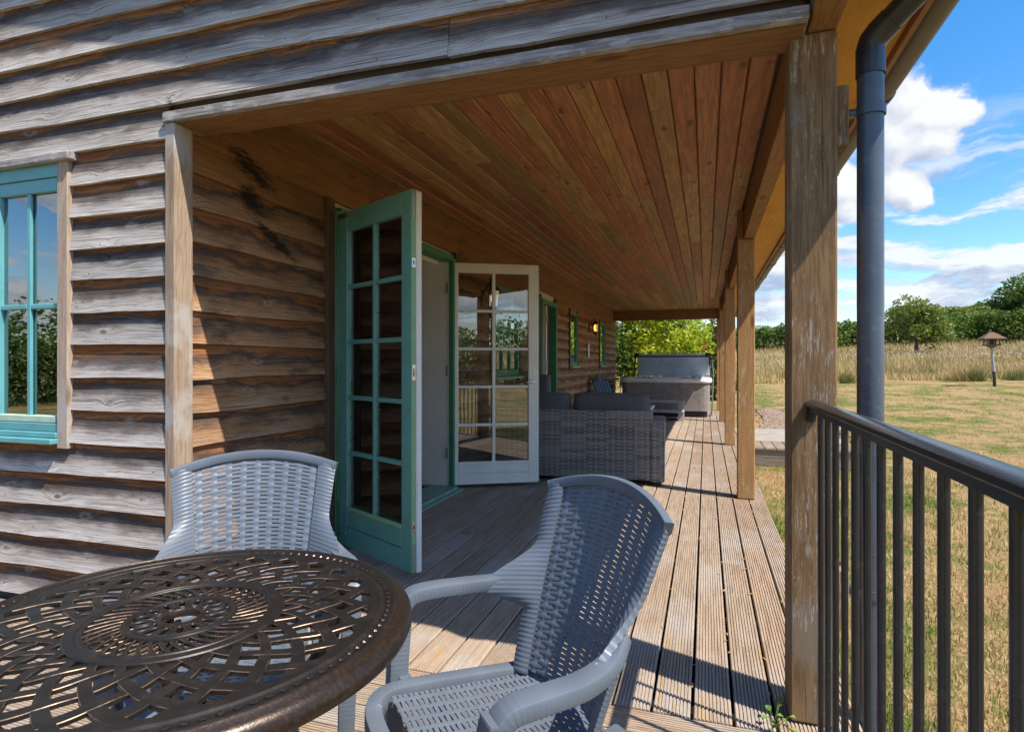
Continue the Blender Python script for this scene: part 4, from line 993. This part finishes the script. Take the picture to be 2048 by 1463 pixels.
for i in range(110):
    a = 2*math.pi*i/110; c = Vector((.3595*math.cos(a), .3595*math.sin(a), TZ+.0002)); rd = Vector((math.cos(a), math.sin(a), 0)); tg = Vector((-rd.y, rd.x, 0))
    vs = [c+tg*.007, c+tg*.003+rd*.005, c-tg*.003+rd*.005, c-tg*.007, c-tg*.003-rd*.005, c+tg*.003-rd*.005, c+tg*.004+Vector((0, 0, .003)), c-tg*.004+Vector((0, 0, .003)), c+Vector((0,0,.0012))]
    bead.add(vs, [(0,1,6), (1,2,7,8,6), (2,3,7), (3,4,7), (4,5,6,8,7), (5,0,6)])
bead.build('bead', M_RIM, tb, 30)
b = MB(); b.lathe([(.376, TZ+.001), (.3785, TZ+.0035), (.382, TZ+.002), (.385, TZ-.001), (.392, TZ-.003), (.3985, TZ-.008), (.403, TZ-.016), (.404, TZ-.026), (.401, TZ-.034), (.395, TZ-.039), (.388, TZ-.041), (.380, TZ-.036), (.374, TZ-.012), (.370, TZ-.006)], 160); b.build('rolled_rim', M_RIM, tb, 50)
b = MB(); b.lathe([(.143, TZ-.009), (.143, TZ+.0015), (.1445, TZ+.003), (.150, TZ+.003), (.1515, TZ+.0015), (.1535, TZ+.0015), (.155, TZ+.003), (.170, TZ+.003), (.172, TZ+.001), (.172, TZ-.009)], 128); b.build('middle_ring', M_BRONZE, tb, 40)
b = MB()
for i in range(40):
    a = 2*math.pi*i/40; strap(b, .088, .146, a, R(15), .005, .0085, TZ+.001, .006, 5); strap(b, .088, .146, a, -R(15), .004, .006, TZ-.002, .005, 5)
b.build('inner_lattice', [M_BRONZE, M_COPPER], tb)
b = MB(); b.lathe([(.077, TZ-.008), (.077, TZ+.001), (.0785, TZ+.0035), (.081, TZ+.002), (.084, TZ+.0035), (.090, TZ+.003), (.0915, TZ+.001), (.0915, TZ-.008)], 96); b.build('small_ring', M_BRONZE, tb, 40)
b = MB()
for i in range(16):
    a = 2*math.pi*i/16; c = Vector((.060*math.cos(a), .060*math.sin(a), TZ)); rd = Vector((math.cos(a), math.sin(a), 0)); tg = Vector((-rd.y, rd.x, 0))
    b.tube([c+rd*.016*math.cos(q)+tg*.0088*math.sin(q) for q in [2*math.pi*k/12 for k in range(12)]], .0026, 6, closed=True, mi=0)
    strap(b, .036, .078, a+math.pi/16, 0, .003, .005, TZ+.0005, .006, 3)
b.build('flower_lattice', [M_BRONZE, M_COPPER], tb, 50)
b = MB(); b.lathe([(.030, TZ-.01), (.030, TZ+.001), (.0315, TZ+.003), (.0345, TZ+.003), (.040, TZ+.001), (.041, TZ-.001), (.041, TZ-.010)], 64); b.build('hole_ring', M_RIM, tb, 40)
for k in range(4):
    a = R(45+90*k+8); b = MB(); d = Vector((math.cos(a), math.sin(a), 0))
    b.tube([d*.30+Vector((0, 0, TZ-.02)), d*.27+Vector((0, 0, .60)), d*.16+Vector((0, 0, .45)), d*.13+Vector((0, 0, .30)), d*.22+Vector((0, 0, .12)), d*.30+Vector((0, 0, .02)), d*.33+Vector((0, 0, .0))], [.014, .016, .017, .017, .016, .015, .018], 10); b.build('leg', M_BRONZE, tb, 50)
b = MB(); b.tube([(.145*math.cos(2*math.pi*k/32), .145*math.sin(2*math.pi*k/32), .37) for k in range(32)], .010, 8, closed=True); b.build('leg_ring', M_BRONZE, tb, 50)

# ------------------------------------------------------------------ wicker sofa
sf = thing('wicker_sofa', 'grey wicker sofa with charcoal cushions seen from behind', 'sofa', (-.45, 5.74, 0), math.atan2(5.738-5.68, -.475+1.53))
def wicker(b, p0, du, dv, nrm_, cw=.0538, ch=.01684, amp=.0065):
    """woven panel: p0 corner, du/dv edge vectors; flat strands go over and under upright stakes"""
    U, V = du.length, dv.length; nu, nv = max(1, round(U/cw)), max(1, round(V/ch)); P = []
    for j in range(nv):
        for fv, d in ((.0, 0.), (.14, 1.), (.86, 1.)):
            row = []
            for i in range(nu*6+1):
                cu = i/6.; o = math.sin(math.pi*cu)*(1 if j % 2 else -1)
                row.append(p0+du*(i/(nu*6.))+dv*((j+fv)/nv)+nrm_*(amp*(.5+.5*o)*d if d else -amp*.3))
            P.append(row)
    b.grid(P)
V3 = Vector
b = MB(); wicker(b, V3((-1.60, 0, .05)), V3((1.56, 0, 0)), V3((0, 0, .64)), V3((0, -1, 0)))
wicker(b, V3((-1.60, .0, .69)), V3((1.56, 0, 0)), V3((0, .08, 0)), V3((0, 0, 1))); b.box((-1.60, .004, .05), (-.04, .08, .688)); b.build('back_panel', M_WICKER, sf)
b = MB(); wicker(b, V3((-.035, -.01, .04)), V3((.115, 0, 0)), V3((0, 0, .55)), V3((0, -1, 0)), .0575); wicker(b, V3((.08, -.01, .04)), V3((0, .80, 0)), V3((0, 0, .55)), V3((1, 0, 0))); wicker(b, V3((-.035, -.01, .59)), V3((.115, 0, 0)), V3((0, .80, 0)), V3((0, 0, 1)), .0575, .02); b.box((-.033, -.004, .04), (.078, .788, .588)); b.build('armrest', M_WICKER, sf)
b = MB(); b.box((-1.6, .085, .05), (-.04, .78, .33)); b.build('seat_base', M_WICKER, sf)
def cushion(w_, h_, d_, n=14, seed=0, puff=.35, wr=.006):
    b = MB(); rs = random.Random(seed); top = []; bot = []
    for j in range(n+1):
        rt = []; rb = []
        for i in range(n+1):
            u, v = i/n*2-1, j/n*2-1; e = (1-abs(u)**5)*(1-abs(v)**5); th = d_*(.25+.75*max(0, e)**puff)/2
            pin = 1-.05*(abs(u*v))**2; x, z = u*w_/2*pin, v*h_/2*pin; wv = wr*mnoise.noise((x*9+seed, z*9, 0))+wr*1.6*mnoise.noise((x*3+seed, z*4, 5))
            rt.append((x, -th+wv, z+wr*2*mnoise.noise((x*7, seed, v)))); rb.append((x, th+wv, z+wr*2*mnoise.noise((x*7, seed, v))))
        top.append(rt); bot.append(rb[::-1])
    b.grid(top); b.grid(bot); 
    for j in range(n): b.add([top[j][0], top[j+1][0], bot[j+1][-1], bot[j][-1]], [(0, 1, 2, 3)]); b.add([top[j][-1], bot[j][0], bot[j+1][0], top[j+1][-1]], [(0, 1, 2, 3)])
    for i in range(n): b.add([top[0][i], bot[0][n-i], bot[0][n-i-1], top[0][i+1]], [(0, 1, 2, 3)]); b.add([top[n][i], top[n][i+1], bot[n][n-i-1], bot[n][n-i]], [(0, 1, 2, 3)])
    return b
for k, (cx, ww) in enumerate(((-.425, .76), (-1.20, .76))):
    o = cushion(ww, .47, .19, 16, k+2).build('back_cushion', M_CUSH, sf, 60, loc=(cx, .185, .625)); o.rotation_euler = (R(-7), 0, 0)
    o = cushion(ww, .62, .14, 14, k+8).build('seat_cushion', M_CUSH, sf, 60, loc=(cx, .45, .395)); o.rotation_euler = (R(90), 0, 0)
for (x, y) in ((.02, .05), (-1.55, .05), (.02, .72), (-1.55, .72)): b = MB(); b.box((x-.03, y-.03, 0), (x+.03, y+.03, .05)); b.build('foot', M_COVERD, sf)
# corner piece of the lounge set against the wall
cs = thing('corner_sofa_end', 'grey cushioned seat end against wall behind the white door', 'sofa', (-1.95, 7.3, 0), 0)
b = MB(); wicker(b, V3((-.25, 0, .05)), V3((.30, 0, 0)), V3((0, 0, .6)), V3((0, -1, 0))); b.box((-.25, .005, .05), (.05, .8, .40)); b.build('seat_base', M_WICKER, cs)
o = cushion(.3, .5, .18, 12, 31).build('back_cushion', M_CUSH, cs, 60, loc=(-.09, .14, .76))
# slatted low table beyond the sofa
lt = thing('low_slatted_table', 'grey low table just past the sofa arm', 'table', (-.98, 7.65, 0))
for k in range(6): b = MB(); b.box((-.33+k*.112, -.5, .565), (-.33+k*.112+.105, .5, .60), 0, .004); b.build('slat', M_STEP, lt)
for (x, y) in ((-.29, -.44), (.29, -.44), (-.29, .44), (.29, .44)): b = MB(); b.box((x-.025, y-.025, 0), (x+.025, y+.025, .565)); b.build('leg', M_STEP, lt)

# ------------------------------------------------------------------ hot tub
ht = thing('hot_tub', 'grey panelled hot tub at the far end of the veranda', 'hot tub', (-.845, 13.3, 0))
def rrect(x0, x1, y0, y1, r, n=8):
    out = []
    for (cx, cy, a0) in ((x1-r, y0+r, -90), (x1-r, y1-r, 0), (x0+r, y1-r, 90), (x0+r, y0+r, 180)):
        for k in range(n+1): a = R(a0+90*k/n); out.append((cx+r*math.cos(a), cy+r*math.sin(a)))
    return out
def loft(b, rings, mi=0, close=True):
    n = len(rings[0]); o = len(b.v); b.v += [p for r in rings for p in r]
    for j in range(len(rings)-1):
        for i in range(n): l = (i+1) % n; b.f.append((o+j*n+i, o+j*n+l, o+(j+1)*n+l, o+(j+1)*n+i)); b.m.append(mi)
TX0, TX1, TY0, TY1 = -.93, .93, 0, 2.0
# skirt with vertical grooves
base = rrect(TX0, TX1, TY0, TY1, .16, 6); pts = []
for i in range(len(base)):
    a, c = Vector((*base[i], 0)), Vector((*base[(i+1) % len(base)], 0)); L = (c-a).length; k = max(1, round(L/.052)); d = (c-a)/k; nn = Vector((d.y, -d.x, 0)).normalized()
    for q in range(k): p = a+d*q; pts += [p-nn*.006, p+d*.12, p+d*.88]
b = MB(); loft(b, [[(p.x, p.y, .13) for p in pts], [(p.x, p.y, .73) for p in pts]]); b.build('skirt', M_SKIRT, ht)
b = MB(); loft(b, [[(x, y, 0.0) for x, y in rrect(TX0+.05, TX1-.05, TY0+.05, TY1-.05, .12)], [(x, y, .129) for x, y in rrect(TX0+.05, TX1-.05, TY0+.05, TY1-.05, .12)]]); b.build('base_tray', M_COVERD, ht)
b = MB(); 
loft(b, [[(x, y, z) for x, y in rrect(TX0-o_, TX1+o_, TY0-o_, TY1+o_, .17+o_)] for (o_, z) in ((.0, .728), (.035, .735), (.045, .76), (.045, .79), (.03, .812), (0, .818))] + [[(x, y, z) for x, y in rrect(TX0+o_, TX1-o_, TY0+o_, TY1-o_, .17)] for (o_, z) in ((.10, .812), (.15, .79), (.20, .60), (.22, .45))]); b.build('rim', M_TUBRIM, ht, 40)
b = MB(); q = rrect(TX0+.16, TX1-.16, TY0+.16, TY1-.16, .17); b.add([(x, y, .70) for x, y in q], [tuple(range(len(q)))]); b.build('water', M_WATER, ht)
for (x, y) in ((-.55, .35), (.42, .3), (-.5, 1.6), (.5, 1.65)): b = MB(); b.box((x-.14, y-.07, .74), (x+.14, y+.07, .825), 0, .03); b.build('headrest', M_STEP, ht)
cv = thing('tub_cover', 'folded blue grey vinyl cover standing upright behind hot tub', 'tub cover', (-.80, 15.38, .80))
b = MB(); b.box((-.83, -.05, .03), (.90, .02, .56), 0, .02); b.build('cover_panel', M_COVER, cv)
b = MB(); b.box((-.83, .025, .03), (.90, .095, .56), 0, .02); b.build('cover_panel', M_COVER, cv)
b = MB(); b.box((-.80, -.055, .50), (.88, -.047, .535)); b.build('cover_strap', M_COVERD, cv)
b = MB(); b.tube([(-.88, -.03, .565), (.93, -.03, .565)], .022, 10); b.build('lifter_bar', M_COVER, cv, 40)
for s in (-.86, .86): b = MB(); b.box((s-.07, -.075, .50), (s+.07, .10, .60), 0, .02); b.tube([(s*1.03, -.03, .56), (s*1.06, -.15, .05), (s*1.08, -.5, -.1)], .018, 8); b.build('lifter_bracket', M_COVERD, cv, 40)
# steps for the tub
st = thing('tub_steps', 'grey two tread plastic steps in front of the hot tub', 'steps', (-.83, 12.35, 0))
for (y, z) in ((.0, .205), (.29, .385)): b = MB(); b.box((-.42, y-.03, z-.045), (.42, y+.27, z), 0, .012); b.build('tread', M_STEP, st)
for s in (-.36, .36): b = MB(); b.box((s-.05, .0, 0), (s+.05, .07, .16)); b.box((s-.05, .30, 0), (s+.05, .56, .34)); b.box((s-.05, .07, .02), (s+.05, .30, .16)); b.build('side_leg', M_STEP, st)
# hose by the tub
b = MB(); b.tube([(.10, 14.95, 1.28), (.14, 14.8, 1.25), (.165, 14.6, .9), (.15, 14.3, .45), (.13, 13.9, .12), (.11, 13.6, .03)], .016, 8)
tag(b.build('garden_hose', M_HOSE, None, 50), 'dark hose hanging down between hot tub and far post', 'hose')
# thin railing behind the tub at the house corner
fr = thing('corner_railing', 'short black railing between house corner and hot tub', 'railing', (-2.18, 15.7, 0))
b = MB(); b.box((0, -.02, 1.0), (1.0, .02, 1.03)); b.build('handrail', M_BLACK, fr)
for k in range(8): b = MB(); b.tube([(.06+.12*k, 0, 0), (.06+.12*k, 0, 1.0)], .009, 6); b.build('picket', M_BLACK, fr)

# ------------------------------------------------------------------ low plastic chair by the wall
lc = thing('low_plastic_chair', 'dark slatted plastic garden chair by the wall near the hot tub', 'chair', (-1.62, 11.6, 0), R(62))
# local front = -y
for k in range(5):
    x = -.21+.105*k; b = MB(); b.sweep([(x, .22, .36), (x*.98, .30, .52), (x*.92, .42, .80), (x*.88, .46, .92-.04*abs(k-2))], .092, .022, .03); b.build('back_slat', M_DCHAIR, lc, 40)
for k in range(5): b = MB(); b.box((-.26, -.30+.105*k, .36-.012*k), (.26, -.21+.105*k, .385-.012*k), 0, .006); b.build('seat_slat', M_DCHAIR, lc)
for s in (-1, 1):
    b = MB(); b.sweep([(s*.31, .34, .50), (s*.32, .0, .55), (s*.32, -.30, .545), (s*.315, -.36, .535)], [.06, .08, .10, .10], .024, .03); b.build('arm', M_DCHAIR, lc, 40)
    b = MB(); b.sweep([(s*.31, -.30, .54), (s*.31, -.31, .3), (s*.31, -.33, 0)], .075, .045, .05); b.build('leg', M_DCHAIR, lc, 40)
    b = MB(); b.sweep([(s*.28, -.28, .36), (s*.29, .1, .25), (s*.29, .42, 0)], .04, .07, .05); b.build('leg', M_DCHAIR, lc, 40)

# ------------------------------------------------------------------ wall lanterns
def lantern(y, z, label, glow=True):
    t = thing('wall_lantern', label, 'lantern', (-2.2, y, z), 0, 'lit black wall lanterns')
    b = MB(); b.box((-.005, -.035, -.13), (.012, .035, .05), 0, .004); b.tube([(.01, 0, .0), (.06, 0, .10), (.11, 0, .135), (.125, 0, .11)], .009, 8); b.build('bracket', M_COVERD, t, 40)
    c = (.125, 0, 0)
    b = MB(); b.lathe([(.0, .115), (.012, .11), (.018, .09), (.035, .075), (.072, .045), (.078, .035), (.06, .032)], 6, c); b.build('lantern_cap', M_COVERD, t)
    b = MB(); 
    for k in range(6): a = 2*math.pi*k/6; b.tube([(c[0]+.066*math.cos(a), .066*math.sin(a), .034), (c[0]+.042*math.cos(a), .042*math.sin(a), -.135)], .004, 5)
    b.lathe([(.046, -.13), (.046, -.14), (.03, -.155), (.012, -.18), (.004, -.20), (.0, -.205)], 6, c); b.lathe([(.044, -.128), (.0, -.128)], 6, c); b.build('lantern_frame', M_COVERD, t)
    b = MB(); b.lathe([(.006, -.105), (.024, -.09), (.031, -.05), (.026, -.005), (.012, .02), (0, .024)], 12, c); b.build('bulb', M_BULB, t, 60)
    b = MB(); b.lathe([(.062, .032), (.041, -.127)], 6, c); b.build('lantern_glass', M_GLASS, t)
    l = bpy.data.lights.new('lantern_light', 'POINT'); l.energy = 1.1; l.color = (1, .55, .2); l.shadow_soft_size = .03; lo = bpy.data.objects.new('lantern_light', l); COL.objects.link(lo); lo.parent = t; lo.location = (.125, 0, -.04)
    return t
lantern(11.75, 1.89, 'lit black lantern on wall between the two narrow windows')
lantern(5.80, 1.86, 'lit black lantern seen through the top pane of white door')
b = MB(); b.slab([[(-2.192, 11.55+.16*q, 1.53-.028*k+.0*q) for q in (0, 1)] if k % 2 == 0 else [(-2.180, 11.56+.16*q+.012*math.sin(k), 1.53-.028*k) for q in (0, 1)] for k in range(11)], .002)
tag(b.build('thermometer_strip', M_TAG, None), 'white wavy strip fixed to wall below the lantern', 'wall strip')

# ------------------------------------------------------------------ room contents glimpsed through the doors
cb = thing('sideboard', 'dark wooden sideboard inside the room behind green door', 'sideboard', (-6.25, 4.6, 0))
b = MB(); b.box((-.25, -.8, .08), (.25, .8, .85), 0, .006); b.build('carcass', M_FLOORW, cb)
for s in (-.4, .4): b = MB(); b.box((.252, s-.36, .12), (.265, s+.36, .80), 0, .004); b.build('door', M_DARK, cb)
pc = MB(); pc.box((-6.59, 4.3, 1.2), (-6.565, 5.4, 1.75)); tag(pc.build('picture', M_CREAM, None), 'pale framed picture on the room wall behind green door', 'picture')
ps = thing('pendant_lamp', 'orange lamp shade inside the room behind green door', 'lamp', (-5.2, 5.0, 1.62))
b = MB(); b.lathe([(.07, .14), (.13, .0)], 20); b.build('lamp_shade', M_AMBER, ps, 60); b = MB(); b.tube([(0, 0, .14), (0, 0, .78)], .004, 6); b.build('cord', M_COVERD, ps)

# ------------------------------------------------------------------ bird table, small plant, leaf litter
bx, by = 10.12, 26.41; bt = thing('bird_table', 'wooden bird table with pitched roof standing on the lawn edge', 'bird table', (bx, by, gz(bx, by)))
b = MB(); b.tube([(.0, 0, -.1), (-.03, 0, .55)], [.055, .05], 10); b.build('post_base', M_COVERD, bt, 40)
b = MB(); b.tube([(-.03, 0, .55), (-.10, 0, 1.45)], [.045, .04], 10); b.build('post', M_STEP, bt, 40)
b = MB(); b.box((-.32, -.2, 1.50), (.12, .2, 1.535)); b.box((-.32, -.2, 1.535), (-.30, .2, 1.56)); b.box((.10, -.2, 1.535), (.12, .2, 1.56)); b.add([(-.25, -.1, 1.50), (.05, -.1, 1.50), (.05, .1, 1.5), (-.25, .1, 1.5), (-.1, 0, 1.38)], [(0,1,4), (1,2,4), (2,3,4), (3,0,4)]); b.build('tray', M_CASED, bt)
for (x, y) in ((-.28, -.16), (.08, -.16), (-.28, .16), (.08, .16)): b = MB(); b.box((x-.015, y-.015, 1.535), (x+.015, y+.015, 1.78)); b.build('upright', M_CASED, bt)
b = MB(); b.box((-.17, -.06, 1.535), (-.03, .06, 1.78)); b.build('feeder', M_COVERD, bt)
rv = [(-.46, -.3, 1.76), (.26, -.3, 1.76), (.26, .3, 1.76), (-.46, .3, 1.76), (-.16, 0, 2.0), (-.04, 0, 2.0)]
b = MB(); b.add(rv+[(x, y, z-.025) for x, y, z in rv], [(0,1,5,4), (1,2,5), (2,3,4,5), (3,0,4), (6,10,11,7), (7,11,8), (8,11,10,9), (9,10,6), (0,6,7,1), (1,7,8,2), (2,8,9,3), (3,9,6,0)]); b.build('roof', M_CASED, bt)
def sprig(name, label, loc, n, sz, sd):
    t = thing(name, label, 'weed', loc); rs = random.Random(sd); b = MB(); s = MB()
    for i in range(n):
        a = rs.uniform(0, 6.28); rr = rs.uniform(.01, .05); h_ = rs.uniform(.02, .08); c = Vector((math.cos(a)*rr, math.sin(a)*rr, h_)); d = Vector((math.cos(a), math.sin(a), rs.uniform(-.3, .5))).normalized(); sd_ = d.cross(Vector((0, 0, 1))).normalized(); L = sz*rs.uniform(.6, 1.2)
        b.add([c, c+d*L*.35+sd_*L*.35, c+d*L*.6+sd_*L*.42+Vector((0, 0, .003)), c+d*L+Vector((0, 0, -.004)), c+d*L*.6-sd_*L*.42+Vector((0, 0, .003)), c+d*L*.35-sd_*L*.35], [(0, 1, 2, 3), (0, 3, 4, 5)]); s.tube([(0, 0, 0), tuple(c)], .0012, 4)
    b.build('leaves', M_WEED, t); s.build('stem', M_WEED, t)
sprig('ivy_sprig', 'small green sprig with yellow leaf growing at foot of near post', (.205, 2.075, -.02), 10, .026, 2)
b = MB()
for i in range(60):
    x = random.choice((-.176, -.047, .0825, .212, .342))+random.uniform(-.012, .012); y = random.uniform(2.1, 7); a = random.uniform(0, 3.1); L = random.uniform(.008, .02); d = Vector((math.cos(a), math.sin(a), .2))*L; e = Vector((-math.sin(a), math.cos(a), .1))*L*.4; c = Vector((x, y, .004))
    b.add([c-d, c-e, c+d, c+e], [(0, 1, 2, 3)])
kind(b.build('leaf_litter', paint('dead_leaf', (.30, .19, .08), .8, .3)), 'stuff')
